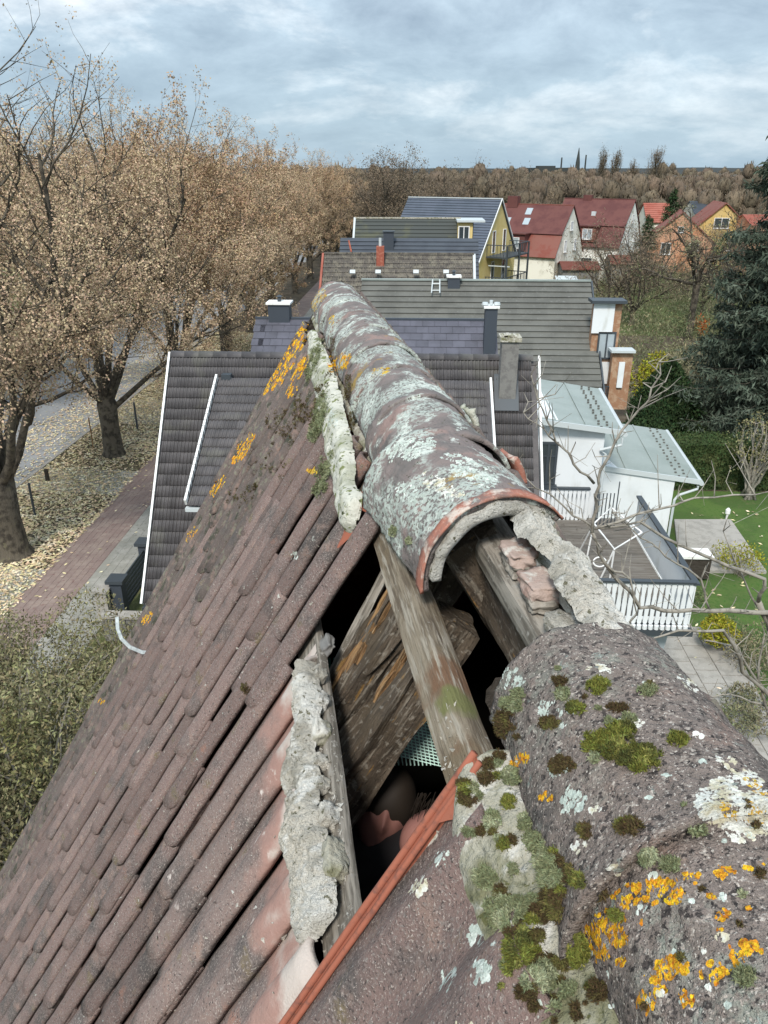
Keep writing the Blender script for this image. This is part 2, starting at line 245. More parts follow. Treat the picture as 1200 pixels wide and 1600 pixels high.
class MB:
    def __init__(s): s.v = []; s.f = []
    def add(s, vs, fs):
        b = len(s.v); s.v += [tuple(map(float, v)) for v in vs]; s.f += [tuple(i+b for i in f) for f in fs]; return s
    def box(s, x0, x1, y0, y1, z0, z1):
        return s.add([(x0,y0,z0),(x1,y0,z0),(x1,y1,z0),(x0,y1,z0),(x0,y0,z1),(x1,y0,z1),(x1,y1,z1),(x0,y1,z1)],
                     [(0,3,2,1),(4,5,6,7),(0,1,5,4),(1,2,6,5),(2,3,7,6),(3,0,4,7)])
    def slab(s, pts, off):
        """polygon pts (planar) extruded by vector off"""
        n = len(pts); a = [np.array(p, float) for p in pts]; b = [p+np.array(off, float) for p in a]
        return s.add(a+b, [tuple(range(n))[::-1], tuple(range(n, 2*n))]+[(i, (i+1) % n, n+(i+1) % n, n+i) for i in range(n)])
    def tube(s, pts, rad, n=6, cap=True):
        pts = [np.array(p, float) for p in pts]; k = len(pts)
        if not hasattr(rad, '__len__'): rad = [rad]*k
        ref = None; vs = []
        for i in range(k):
            d = pts[min(i+1, k-1)]-pts[max(i-1, 0)]; d = d/(np.linalg.norm(d)+1e-9)
            if ref is None: ref = np.cross(d, (0, 0, 1.) if abs(d[2]) < .9 else (1., 0, 0))
            u = ref-d*(ref@d); u /= np.linalg.norm(u)+1e-9; ref = u; w = np.cross(d, u)
            for j in range(n):
                a = 2*math.pi*j/n; vs.append(pts[i]+(u*math.cos(a)+w*math.sin(a))*rad[i])
        fs = [(i*n+j, i*n+(j+1) % n, (i+1)*n+(j+1) % n, (i+1)*n+j) for i in range(k-1) for j in range(n)]
        if cap: fs += [tuple(range(n))[::-1], tuple((k-1)*n+j for j in range(n))]
        return s.add(vs, fs)
    def bar(s, a, b, w, h, upv=(0, 0, 1)):
        a = np.array(a, float); b = np.array(b, float); d = b-a; d /= np.linalg.norm(d); u = np.array(upv, float); u -= d*(u@d); u /= np.linalg.norm(u)+1e-9; x = np.cross(d, u)
        return s.slab([a-x*w/2-u*h/2, a+x*w/2-u*h/2, a+x*w/2+u*h/2, a-x*w/2+u*h/2], b-a)
    def mesh(s, name, m, smooth=False):
        me = bpy.data.meshes.new(name); me.from_pydata(s.v, [], s.f); me.materials.append(MATS[m])
        if smooth: me.polygons.foreach_set('use_smooth', [True]*len(me.polygons))
        me.update(); return me
    def build(s, name, m, parent=None, local=False, smooth=False, kind=None, label=None):
        return link(name, s.mesh(name, m, smooth), parent, wmat(parent).copy() if (local and parent is not None) else None, kind, label)
def np_mesh(name, V, F, m, smooth=False):
    """V (n,3), F (k,3|4) numpy"""
    me = bpy.data.meshes.new(name); me.vertices.add(len(V)); me.vertices.foreach_set('co', np.asarray(V, np.float32).ravel())
    k = F.shape[1]; me.loops.add(F.size); me.loops.foreach_set('vertex_index', F.astype(np.int32).ravel())
    me.polygons.add(len(F)); me.polygons.foreach_set('loop_start', np.arange(0, F.size, k, dtype=np.int32))
    if smooth: me.polygons.foreach_set('use_smooth', np.ones(len(F), bool))
    me.materials.append(MATS[m]); me.update(calc_edges=True); me.validate(); return me
def fb(x, y, z, s, o=4): return noise.fractal(Vector((x*s, y*s, z*s)), 1.0, 2.0, o)
def matF(X, Y, Z, T):
    return Matrix(((X[0], Y[0], Z[0], T[0]), (X[1], Y[1], Z[1], T[1]), (X[2], Y[2], Z[2], T[2]), (0, 0, 0, 1)))
def leaf_cards(P, size, up=.3, n=None, jitter=.3, aspect=.65, rng=np.random):
    """one small bent quad at each point of P"""
    k = len(P); a = rng.normal(size=(k, 3)); a[:, 2] -= up; a /= np.linalg.norm(a, axis=1)[:, None]
    b = np.cross(a, rng.normal(size=(k, 3))); b /= np.linalg.norm(b, axis=1)[:, None]
    s = (size*(1+jitter*rng.uniform(-1, 1, k)))[:, None]; a = a*s; b = b*s*aspect*.5; c = np.cross(a, b)/s*.5
    V = np.stack([P, P+a*.5+b+c, P+a, P+a*.5-b+c], 1).reshape(-1, 3); F = np.arange(4*k).reshape(k, 4); return V, F
# ================================================================== THE SETTING
def sheet(name, m, poly, z, t=0.0):
    b = MB()
    if t: b.slab([(x, y, z-t) for x, y in poly], (0, 0, t))
    else: b.add([(x, y, z) for x, y in poly], [tuple(range(len(poly)))])
    return tag(b.build(name, m), kind='structure')
b = MB(); K = 40
xs = np.concatenate([np.linspace(-3000, -60, 12), np.linspace(-50, 60, 30), np.linspace(80, 3000, 12)]); ys = np.concatenate([np.linspace(-300, -20, 5), np.linspace(-10, 160, 50), np.linspace(200, 4500, 14)])
V = [(x, y, 0.0) for y in ys for x in xs]; nx = len(xs)
b.add(V, [(j*nx+i, j*nx+i+1, (j+1)*nx+i+1, (j+1)*nx+i) for j in range(len(ys)-1) for i in range(nx-1)]); tag(b.build('ground', 'grass'), kind='structure')
sheet('road', 'asphalt', [(-23.5, -10), (-16.6, -10), (-16.6, 400), (-23.5, 400)], .006)
sheet('kerb', 'concrete', [(-16.6, -10), (-16.45, -10), (-16.45, 400), (-16.6, 400)], .07, .07)
sheet('pavement', 'paver_grey', [(-10.45, -10), (-9.0, -10), (-9.0, 400), (-10.45, 400)], .012)
sheet('pavement', 'paver_grey', [(-26.5, -10), (-23.5, -10), (-23.5, 400), (-26.5, 400)], .03)
sheet('verge_soil', 'soil', [(-16.44, -10), (-12.15, -10), (-12.15, 400), (-16.44, 400)], .004)
# paving stones of the cycle path are built for the stretch in view
def pavers(root, name, m, x0, x1, y0, y1, dx, dy, z, gap=.012, n=4):
    """alike pavers sharing a few meshes"""
    ms = []
    for k in range(n):
        bb = MB(); bb.box(-dx/2+gap/2, dx/2-gap/2, -dy/2+gap/2, dy/2-gap/2, -.05, 0); ms.append(bb.mesh(name, m))
    return ms
cyc = sheet('path', 'paver_red', [(-12.15, -10), (-10.45, -10), (-10.45, 400), (-12.15, 400)], .012)
bb = MB()
for i in range(int((44-14)/.28)):
    for j in range(8):
        x = -12.15+.21*j+.105; y = 14+.28*i+(.14 if j % 2 else 0); dz = random.uniform(0, .006)
        bb.box(x-.1, x+.1, y-.135, y+.135, .008, .02+dz)
tag(bb.build('brick_paving', 'paver_red', cyc), kind='stuff')
bb = MB()
for i in range(int((44-14)/.31)):
    for j in range(5):
        x = -10.45+.29*j+.145; y = 14+.31*i+(.15 if j % 2 else 0); dz = random.uniform(0, .005)
        bb.box(x-.14, x+.14, y-.15, y+.15, .008, .02+dz)
tag(bb.build('paving_stones', 'paver_grey'), kind='stuff')
for y0, y1 in ((18.2, 21.9), (28.3, 30.9), (37.5, 42)):
    sheet('driveway', 'paver_grey', [(-16.45, y0), (-12.16, y0-.25), (-12.16, y1-.2), (-16.45, y1+.1)], .016)
sheet('lawn', 'lawn', [(5.3, 8), (60, 8), (60, 29.6), (9.5, 29.6), (9.5, 26), (5.3, 24)], .006)
sheet('garden_soil', 'soil', [(5, 29.6), (60, 29.6), (60, 62), (5, 62)], .006)
sl = [atz(1053, 815, 0), atz(1141, 815, 0), atz(1197, 897, 0), atz(1062, 895, 0)]
sheet('terrace_slab', 'concrete', [(p[0], p[1]) for p in sl], .10, .10)
pth = sheet('garden_path', 'concrete', [(6.5, 12), (8.35, 12), (8.55, 15), (8.75, 17.6), (8.5, 19.2), (6.9, 19.2)], .010)
for i in range(12):
    for j in range(3):
        bb = MB(); x = 6.75+j*.6+.02*random.random(); y = 12.3+i*.57+(.2 if j % 2 else 0)
        bb.box(x, x+.57, y, y+.54, .01, .035+.008*random.random()); bb.build('paving_slab', 'concrete', pth)
# far hills closing the horizon
b = MB(); n = 160
for k in range(n):
    x = -3400+k*6800/n; h = 15.5+4*noise.noise((x*.0011, 2.2, 0))+2.5*noise.noise((x*.006, 5, 0))
    b.v += [(x, 2300, -1), (x, 2350, h), (x, 2700, -1)]
for k in range(n-1): a = 3*k; b.f += [(a, a+3, a+4, a+1), (a+1, a+4, a+5, a+2)]
tag(b.build('hills', 'hill'), kind='structure')

# ------------------------------------------------------------------ generic bits of houses
def window(parent, c, ux, uz, nrm, w, h, lights=2, frame='frame_white', glass='glass_dark', sill=True, cross=False):
    """window as a part: c centre on the wall, ux/uz unit vectors, nrm outward"""
    c, ux, uz, nrm = [np.array(v, float) for v in (c, ux, uz, nrm)]
    f = MB(); t = .07
    def bx(a0, a1, b0, b1, d0, d1, tgt):
        tgt.slab([c+ux*a0+uz*b0+nrm*d0, c+ux*a1+uz*b0+nrm*d0, c+ux*a1+uz*b1+nrm*d0, c+ux*a0+uz*b1+nrm*d0], nrm*(d1-d0))
    bx(-w/2, w/2, h/2-t, h/2, .0, .05, f); bx(-w/2, w/2, -h/2, -h/2+t, .0, .05, f)
    bx(-w/2, -w/2+t, -h/2+t, h/2-t, .0, .05, f); bx(w/2-t, w/2, -h/2+t, h/2-t, .0, .05, f)
    for k in range(1, lights): x = -w/2+w*k/lights; bx(x-t*.45, x+t*.45, -h/2+t, h/2-t, .0, .048, f)
    if cross: bx(-w/2+t, w/2-t, h*.15, h*.15+t*.7, .0, .046, f)
    fo = f.build('window', frame, parent)
    g = MB(); bx(-w/2+t*.6, w/2-t*.6, -h/2+t*.6, h/2-t*.6, .005, .02, g); g.build('pane', glass, fo)
    if sill: g = MB(); bx(-w/2-.05, w/2+.05, -h/2-.06, -h/2-.01, .0, .12, g); g.build('sill', frame, fo)
    return fo
def gable_house(name, label, cat, X0, X1, Yr, zr, run_f, ze_f, run_b, ze_b, wall, roof, rows=0, thick=.12, over=.25, group=None, rz=0., piv=None, step=.035, wallname='wall'):
    """ridge along local X; front slope runs run_f towards the viewer (-Y) down to ze_f"""
    loc = ((X0+X1)/2, Yr, 0) if piv is None else piv
    root = empty(name, loc, rz, label, cat, group); M = wmat(root)
    x0, x1 = (X0-loc[0], X1-loc[0]) if piv is None else (X0, X1)
    yr = 0
    def place(mb, nm, m, **k): return mb.build(nm, m, root, local=True, **k)
    w = MB(); xi0, xi1 = x0+over*.4, x1-over*.4
    P = [(yr-run_f+over, 0), (yr-run_f+over, ze_f+.02), (yr, zr-.14), (yr+run_b-over, ze_b+.02), (yr+run_b-over, 0)]
    w.slab([(xi0, y, z) for y, z in P], (xi1-xi0, 0, 0)); place(w, wallname, wall)
    for sgn, run, ze in ((-1, run_f, ze_f), (1, run_b, ze_b)):
        rf = MB(); y1 = yr+sgn*run
        sl = np.array([0, sgn*run, ze-zr]); L = np.linalg.norm(sl); n = np.array([0, sgn*(zr-ze), run])/L
        if rows and sgn < 0:
            for k in range(rows):
                a = np.array([0, yr, zr])+sl*(k/rows)+n*0.0; e = np.array([0, yr, zr])+sl*((k+1)/rows)+n*(step)
                rf.slab([(x0, a[1], a[2]), (x1, a[1], a[2]), (x1, e[1], e[2]), (x0, e[1], e[2])], -n*thick)
            place(rf, 'roof', roof)
        else:
            a = np.array([0, yr, zr]); e = a+sl
            rf.slab([(x0, a[1], a[2]), (x1, a[1], a[2]), (x1, e[1], e[2]), (x0, e[1], e[2])], -n*thick); place(rf, 'roof', roof)
    return root
def loc2w(root, p): return np.array(wmat(root) @ Vector(p))
def lwin(root, c, nrm, w, h, **k):
    """window in the root's local frame, nrm one of -y,+x,-x"""
    Rm = wmat(root).to_3x3(); nv = np.array(Rm @ Vector(nrm)); uz = np.array([0, 0, 1.]); ux = np.cross(uz, nv)
    return window(root, loc2w(root, c), ux, uz, nv, w, h, **k)
def lbox(root, name, m, *a, **k):
    return MB().box(*a).build(name, m, root, local=True, **k)

# ------------------------------------------------------------------ H1: nearest neighbour, dark pantiles
Yr, zr = 19.0, 7.76; x0, x1 = -6.25, 2.87; RUN, ZE = 4.0, 2.87
h1 = gable_house('tiled_house', 'house with dark anthracite pantile roof, tiled shed dormer and white verges, nearest beyond the ridge', 'house',
                 x0, x1, Yr, zr-.08, RUN, ZE-.08, 4.0, 2.9, 'white_paint', 'tile_anthracite', over=.3)
SLP = np.array([0, -RUN, ZE-zr]); SL_L = np.linalg.norm(SLP); sdv = SLP/SL_L; nv1 = np.array([0, -sdv[2], sdv[1]]); nv1 = -nv1 if nv1[2] < 0 else nv1
def pantile(w, l, m='tile_anthracite', seed=0):
    """concrete pantile, two rolls, local x across, -y down the slope, z normal"""
    nu, V, F = 12, [], []
    for v, zz in ((0, 0), (1, 1)):
        for i in range(nu+1):
            u = i/nu; z = .030*w/.2*(math.sin(u*2*math.pi*2-.6)*.5+.5)**1.4
            V.append((u*w*1.03, -l*v, z+zz*.03))
    for i in range(nu+1):
        x, y, z = V[nu+1+i]; V.append((x, y, z-.024))
    n = nu+1
    F = [(i, n+i, n+i+1, i+1) for i in range(nu)]+[(n+i, 2*n+i, 2*n+i+1, n+i+1) for i in range(nu)]
    me = MB().add(V, F).mesh('roof_tile', m, True); return me
def tile_field(root, O, ux, sd, nn, w, g, ncol, nrow, keep, cap, m='tile_anthracite', col_off=None):
    """lay tiles on the slope; the `cap` ones nearest the viewer as parts, the rest joined"""
    me = [pantile(w, g*1.12, m, k) for k in range(2)]; Y = -sd; items = []
    for i in range(ncol):
        for j in range(nrow):
            p = O+ux*(w*i)+sd*(g*j)
            if keep(p, i, j): items.append((np.linalg.norm(p-CAM), i, j, p))
    items.sort(key=lambda a: a[0]); rest = MB()
    for k, (d, i, j, p) in enumerate(items):
        jit = random.uniform(-.004, .004)
        M = matF(ux, Y, nn, p+nn*jit)
        if k < cap: link('roof_tile', me[k % 2], root, M)
        else:
            mm = me[0]; rest.add([tuple(M @ v.co) for v in mm.vertices], [tuple(pp.vertices) for pp in mm.polygons])
    if rest.v: rest.build('roof_tiles', m, root, smooth=True, kind='stuff')
TW, TG = .1755, .283
ux = np.array([1., 0, 0]); nrow = int(SL_L/TG)
dorm_t = np.array([0, 18.4-19, 7.29-7.76]); 
DX0, DX1 = -4.95, 1.68
def visible1(p): # hidden by our own roof's silhouette: a straight line in the photo
    d = p-CAM; zf = d@FW; px = 600+FPX*(d@RT)/zf; py = 800-FPX*(d@UP)/zf
    left_edge = 480-(py-520)*.565; right_edge = 600+(py-480)*.86
    return not (left_edge+25 < px < right_edge-25)
def keep_main(p, i, j):
    if not visible1(p): return False
    return not (DX0+.05 < p[0]+TW*.5 < DX1-.02 and p[1] < 18.35)
tile_field(h1, np.array([x0+.02, Yr-.03, zr-.03])+nv1*.03, ux, sdv, nv1, TW, TG, int((x1-x0)/TW), nrow, keep_main, 190)
# shed dormer with shallower tiled roof
DT, DE = np.array([DX0, 18.4, 7.30]), np.array([DX0, 14.95, 5.42]); dsl = DE-DT; dL = np.linalg.norm(dsl); dsd = dsl/dL; dn_ = np.array([0, -dsd[2], dsd[1]]); dn_ = -dn_ if dn_[2] < 0 else dn_
b = MB(); b.slab([DT, DT+ux*(DX1-DX0), DE+ux*(DX1-DX0), DE], -dn_*.1); b.build('dormer_roof', 'tile_anthracite', h1)
b = MB(); b.slab([(DX0+.15, 15.25, 3.3), (DX0+.15, 18.3, 7.1), (DX0+.15, 15.25, 5.5)], (.1, 0, 0)); b.slab([(DX1-.25, 15.25, 3.3), (DX1-.25, 18.3, 7.1), (DX1-.25, 15.25, 5.5)], (.1, 0, 0))
b.box(DX0+.15, DX1-.15, 15.2, 15.3, 3.2, 5.45); b.build('dormer_wall', 'anthracite_box', h1)
tile_field(h1, DT+dn_*.02+ux*.03, ux, dsd, dn_, TW, TG, int((DX1-DX0)/TW), int(dL/TG)+1, lambda p, i, j: visible1(p), 100)
g = MB(); g.bar(DE+dn_*.0+np.array([-.02, -.05, -.09]), DE+ux*(DX1-DX0)+np.array([.02, -.05, -.09]), .12, .08); g.build('gutter', 'metal_light', h1)
def ridge_row(root, a, b_, rad, L, m):
    a = np.array(a); b_ = np.array(b_); d = b_-a; n = int(np.linalg.norm(d)/L); d = d/np.linalg.norm(d); me = None
    bb = MB(); V = []; 
    for k, (x, rr) in enumerate(((0, rad*1.08), (L*1.08, rad))):
        for j in range(9):
            t = math.pi*j/8; V.append((x, math.cos(t)*rr, math.sin(t)*rr*.9))
    bb.add(V, [(j, j+1, 10+j, 9+j) for j in range(8)]+[tuple(range(9))]); me = bb.mesh('ridge_tile', m, True)
    y = np.cross((0, 0, 1.), d); z = np.cross(d, y)
    for k in range(n):
        p = a+d*(L*k)
        if visible1(p): link('ridge_tile', me, root, matF(d, y, z, p))
ridge_row(h1, (x0, Yr, zr-.04), (x1, Yr, zr-.04), .13, .36, 'tile_anthracite')
for (X, Yt, zt, Ye, ze, nm) in ((x0-.03, Yr, zr+.02, 15.0, ZE+.0, 'verge_board'), (x1+.05, Yr, zr+.02, 15.0, ZE, 'verge_board'), (DX0-.02, 18.35, 7.36, 14.93, 5.47, 'dormer_flashing'), (DX1+.03, 18.35, 7.36, 14.93, 5.47, 'dormer_flashing')):
    b = MB(); b.bar((X, Yt, zt), (X, Ye, ze), .05, .16); b.build(nm, 'white_flash', h1)
# joints of the stepped flashing
b = MB()
for X, Yt, zt, Ye, ze in ((x0-.055, Yr, zr+.05, 15.0, ZE+.03), (DX0-.045, 18.35, 7.39, 14.93, 5.50)):
    for k in range(1, 20):
        t = k/20; p = np.array([X, Yt+(Ye-Yt)*t, zt+(ze-zt)*t]); b.box(p[0]-.006, p[0]+.06, p[1]-.015, p[1]+.015, p[2]-.06, p[2]+.06)
b.build('flashing_clip', 'tile_anthracite', h1, kind='stuff')
b = MB(); b.bar((x0, 14.95, ZE-.08), (x1, 14.95, ZE-.08), .14, .1); b.build('gutter', 'metal_dark', h1)
# rendered vent chimney with mossy cap
p0 = atY(780, 597, 18.35); p1 = atY(806, 597, 18.35); pt = atY(793, 532, 18.35)
b = MB(); b.box(p0[0], p1[0], 18.2, 18.65, 6.3, pt[2]); ch = b.build('chimney', 'render_grey', h1)
b = MB(); b.box(p0[0]-.05, p1[0]+.05, 18.15, 18.7, pt[2], pt[2]+.10)
for k in range(14): x = random.uniform(p0[0], p1[0]); b.box(x-.03, x+.04, 18.2, 18.3+.3*random.random(), pt[2]+.1, pt[2]+.1+.05*random.random())
b.build('chimney_cap', 'mortar_mossy', ch)
p2 = atY(776, 600, 18.15); p3 = atY(810, 612, 18.1)
b = MB(); b.slab([np.array([p2[0]-.03, 18.6, 7.40]), np.array([p3[0]+.03, 18.6, 7.40]), np.array([p3[0]+.03, 18.0, 6.70]), np.array([p2[0]-.03, 18.0, 6.70])], (0, .04, .04)); b.build('lead_flashing', 'metal_dark', ch)
b = MB(); b.box(-4.85, -4.62, 18.3, 18.5, 7.1, 7.42); b.build('vent_tile', 'metal_dark', h1)

# ------------------------------------------------------------------ extension of H1: metal roofs, white walls, terrace
ext = empty('white_extension', (5, 23, 0), 0, 'white rendered annex with two pale green sheet metal roofs and a balustraded roof terrace', 'annex')
def metal_roof(pts, nm, seams, guard_edge):
    P = [np.array(p) for p in pts]     # front-left, front-right(eave), back-right(eave), back-left
    b = MB(); b.slab(P, (0, 0, -.10)); ro = b.build(nm, 'metal_roof', ext)
    for s in seams:
        a = P[0]+(P[1]-P[0])*s; c_ = P[3]+(P[2]-P[3])*s
        b = MB(); b.bar(a+(0, 0, .015), c_+(0, 0, .015), .035, .03); b.build('seam', 'metal_roof', ro)
    b = MB(); a, c_ = P[1], P[2]; inn = (P[0]-P[1])/np.linalg.norm(P[0]-P[1])
    for rr in (.35, .6):
        for k in range(17):
            pt_ = a+(c_-a)*((k+.5)/17)+inn*(rr+(.04 if k % 2 else 0)); b.box(pt_[0]-.03, pt_[0]+.03, pt_[1]-.02, pt_[1]+.02, pt_[2]+.0, pt_[2]+.045)
    tag(b.build('snow_guard', 'tile_greygreen', ro), kind='stuff')
    b = MB(); b.tube([P[1]+(.06, -.06, -.06), P[2]+(.06, .05, -.06)], .07, 8); b.build('gutter', 'metal_light', ro)
    b = MB(); b.bar(P[0]+(0, -.03, -.02), P[1]+(.05, -.03, -.02), .05, .15); b.build('fascia', 'metal_light', ro)
    return ro
A_fr = atz(973, 675, 5.4); A_br = atz(935, 607, 5.4); A_fl = np.array([2.95, 20.2, 0]); A_fl[2] = atY(841, 655, 20.2)[2]; A_bl = np.array([2.95, A_br[1]+.1, 0]); A_bl[2] = A_br[2]+(A_fl[2]-A_fr[2])
A_fl[2] = A_bl[2] = (A_fl[2]+A_bl[2])/2
rA = metal_roof([A_fl, A_fr, A_br, A_bl], 'upper_roof', (.3, .62), 1)
B_fr = atz(1093, 752, 3.4); B_br = atz(1040, 672, 3.4); B_fl = atY(930, 728, B_fr[1]); B_bl = B_fl+(B_br-B_fr)
rB = metal_roof([B_fl, B_fr, B_br, B_bl], 'lower_roof', (.3, .62), 1)
wa = atY(943, 700, 20.6)
b = MB(); b.slab([(2.95, 20.6, 0), (wa[0], 20.6, 0), (wa[0], 20.6, 5.36), (2.95, 20.6, 5.9)], (0, 3.9, 0)); b.build('upper_wall', 'white_paint', ext)
wb = atY(1050, 780, 22.0)
b = MB(); b.slab([(4.4, 22.0, 0), (wb[0], 22.0, 0), (wb[0], 22.0, 3.42), (4.4, 22.0, 4.05)], (0, 4.2, 0)); b.build('lower_wall', 'white_paint', ext)
c = atY(855, 722, 20.6); w0, w1 = atY(843, 722, 20.6), atY(867, 722, 20.6); z0, z1 = atY(855, 756, 20.6)[2], atY(855, 690, 20.6)[2]
window(ext, (c[0], 20.6, (z0+z1)/2), (1, 0, 0), (0, 0, 1), (0, -1, 0), w1[0]-w0[0]+.1, z1-z0, lights=2, frame='metal_dark', cross=True)
# drain pipes
b = MB(); e = A_fr+np.array([.0, -.05, -.15]); b.tube([e, e+(0, -.02, -.2), (e[0]-.55, 20.5, e[2]-.38), (wa[0]+.05, 20.5, e[2]-.5), (wa[0]+.05, 20.5, 3.0)], .04, 8); b.build('downpipe', 'metal_light', ext)
b = MB(); e = B_fr+np.array([-.02, .0, -.15]); b.tube([e, e+(0, 0, -.1), (wb[0]+.15, 21.95, e[2]-.3), (wb[0]+.05, 21.93, e[2]-.45), (wb[0]+.05, 21.93, .1)], .04, 8); b.build('downpipe', 'metal_light', ext)
# terrace: floor planks, balustrades
DZ = 2.75; TX0, TX1, TY0, TY1 = 2.95, 6.15, 15.0, 20.55
b = MB(); b.box(TX0, TX1-.1, TY0+.15, TY1, DZ-.35, DZ-.04); b.build('terrace_base', 'metal_dark', ext)
b = MB(); b.box(TX0, TX1-.25, TY0+.6, TY1, 0, DZ-.36); b.build('lower_wall', 'white_paint', ext)
b = MB(); b.slab([(5.2, 15.55, .2), (5.75, 15.55, .2), (5.95, 15.55, 2.35), (5.2, 15.55, 2.35)], (0, .04, 0)); b.build('garage_window', 'glass_sky', ext)
for k in range(27):
    y = TY0+.2+k*.2; bb = MB(); xx = TX0+.03
    bb.box(xx, TX1-.12, y, y+.185, DZ-.035, DZ+random.uniform(0, .006)); bb.build('deck_board', 'deck', ext)
def balustrade(a, b_, h, n, root, closed=False, rail='metal_dark'):
    a, b_ = np.array(a, float), np.array(b_, float); d = b_-a; L = np.linalg.norm(d); d = d/L; nn = np.cross(d, (0, 0, 1.))
    bl = MB(); w = L/n*.78; V = []
    prof = [(0, .30), (.04, .5), (.12, .5), (.2, .40), (.3, .44), (.45, .5), (.6, .46), (.72, .36), (.8, .46), (.9, .5), (1, .5)]
    L_ = [(-x*w, z*h) for z, x in prof]; R2 = [(x*w, z*h) for z, x in prof][::-1]
    bl.slab([np.array(d*x+np.array([0, 0, z])) for x, z in L_+R2], nn*.025); me = bl.mesh('baluster', 'white_paint')
    for k in range(n): link('baluster', me, root, Matrix.Translation(Vector(a+d*(L*(k+.5)/n))))
    t = MB(); t.bar(a+(0, 0, h+.03), b_+(0, 0, h+.03), .13, .05); t.build('handrail', rail, root)
    t = MB(); t.bar(a+(0, 0, .12)-nn*.03, b_+(0, 0, .12)-nn*.03, .03, .07); t.bar(a+(0, 0, h-.1)-nn*.03, b_+(0, 0, h-.1)-nn*.03, .03, .07); t.build('rail', 'white_paint', root)
balustrade((TX0+.1, TY0+.1, DZ-.12), (TX1, TY0+.1, DZ-.12), 1.05, 24, ext)
balustrade((TX0, TY1-.12, DZ), (4.9, TY1-.12, DZ), .95, 16, ext)
b = MB()
for k in range(14): b.bar((TX1-.02, TY0+.15+k*.4, DZ-.1), (TX1-.02, TY0+.15+(k+1)*.4-.02, DZ-.1), .03, .02)
b.slab([(TX1, TY0+.1, DZ-.12), (TX1, 20.0, DZ-.12), (TX1, 20.0, DZ+.88), (TX1, TY0+.1, DZ+.88)], (.03, 0, 0)); b.build('side_panel', 'white_paint', ext)
b = MB(); b.bar((TX1+.02, TY0+.05, DZ+.93), (TX1+.02, 20.05, DZ+.93), .14, .05); b.build('handrail', 'metal_dark', ext)
b = MB(); b.box(5.0, 5.04, TY1-.6, TY1-.56, DZ, DZ+1.3)
for k in range(7): b.box(4.95+k*.1, 4.975+k*.1, TY1-.62, TY1-.59, DZ, DZ+1.05 if k < 6 else DZ+1.4)
b.build('grey_gate', 'metal_dark', ext)
b = MB()
for k in range(24): x = TX0+.17+k*(TX1-TX0-.1)/24; b.tube([(x, TY0+.06, DZ-.14), (x, TY0+.06, DZ-.24)], .055, 8)
b.build('scalloped_fascia', 'white_paint', ext)
b = MB(); b.box(TX0, TX1+.12, TY0+.02, TY0+.2, DZ-.40, DZ-.26); b.build('fascia', 'metal_dark', ext)
# white folding frame lying open on the terrace
fr = empty('folding_frame', (5.0, 17.2, DZ), 0, 'white tubular folding drying frame standing open on the roof terrace behind the balustrade', 'drying rack')
def tp(px, py, z): return atz(px, py, z)
q4 = [tp(928, 818, 3.9), tp(955, 793, 4.1), tp(1003, 832, 3.9), tp(960, 858, 3.7)]
b = MB(); b.tube(q4[:3], .022, 6); b.tube([q4[2], q4[3], q4[0]], .022, 6); b.build('top_frame', 'frame_white', fr)
for a, b_, n_ in ((q4[3], tp(938, 905, DZ+.02), 'leg'), (q4[3], tp(952, 908, DZ+.02), 'leg'), (q4[0], tp(905, 862, DZ+.02), 'leg'), (q4[0], tp(915, 880, DZ+.02), 'leg')):
    b = MB(); b.tube([a, b_], .022, 6); b.build(n_, 'frame_white', fr)
b = MB(); cc = tp(937, 878, DZ+.3); b.tube([cc+RT*.16*math.cos(t)+UP*.12*math.sin(t) for t in np.linspace(0, 2*math.pi, 17)], .02, 5, False); b.build('hoop', 'frame_white', fr)
bx = empty('garden_box', (9, 23.5, 0), 0, 'low white topped planter box on the slab below the annex', 'planter')
p = atz(1055, 862, .9); p2 = atz(1110, 862, .9)
MB().box(p[0], p2[0], p[1]-.35, p[1]+.3, .82, .9).build('lid', 'white_flash', bx); MB().box(p[0]+.05, p2[0]-.05, p[1]-.3, p[1]+.25, .1, .82).build('body', 'wood_dark', bx)
gl = MB(); gp = atz(1136, 806, .15); gl.tube([gp+(0, 0, -.15), gp+(0, 0, .1)], .04, 8); gl.tube([gp+(0, 0, .1), gp+(0, 0, .25), gp+(0, 0, .32)], [.09, .09, .03], 10)
o = tag(gl.build('garden_lamp', 'frame_white'), 'small white garden lamp on the lawn behind the slab', 'garden lamp')

# ------------------------------------------------------------------ H2: blue slate roof
h2 = gable_house('slate_house', 'house with blue-grey slate roof and two anthracite chimneys behind the dark tiled house', 'house', -5.96, 2.7, 28, 7.05, 4.2, 3.9, 4, 3.9, 'white_paint', 'slate_blue', over=.3)
s2 = np.array([0, -4.2, 3.9-7.05]); L2 = np.linalg.norm(s2); d2 = s2/L2; n2v = np.array([0, -d2[2], d2[1]]); n2v = -n2v if n2v[2] < 0 else n2v
bb = MB(); bb.slab([(0.004, 0, 0), (.426, 0, 0), (.426, -.33, .02), (.004, -.33, .02)], (0, 0, .018)); sm = bb.mesh('slate', 'slate_blue')
for j in range(7):
    for i in range(21):
        xx = -5.96+i*.43-(.215 if j % 2 else 0); p = np.array([max(xx, -5.99), 28, 7.07])+d2*(.32*j)+n2v*.01
        if xx+.43 > 2.75 or not visible1(p): continue
        link('slate', sm, h2, matF(ux, -d2, n2v, p))
MB().bar((-5.98, 28, 7.10), (2.72, 28, 7.10), .14, .07).build('ridge_cap', 'anthracite_box', h2)
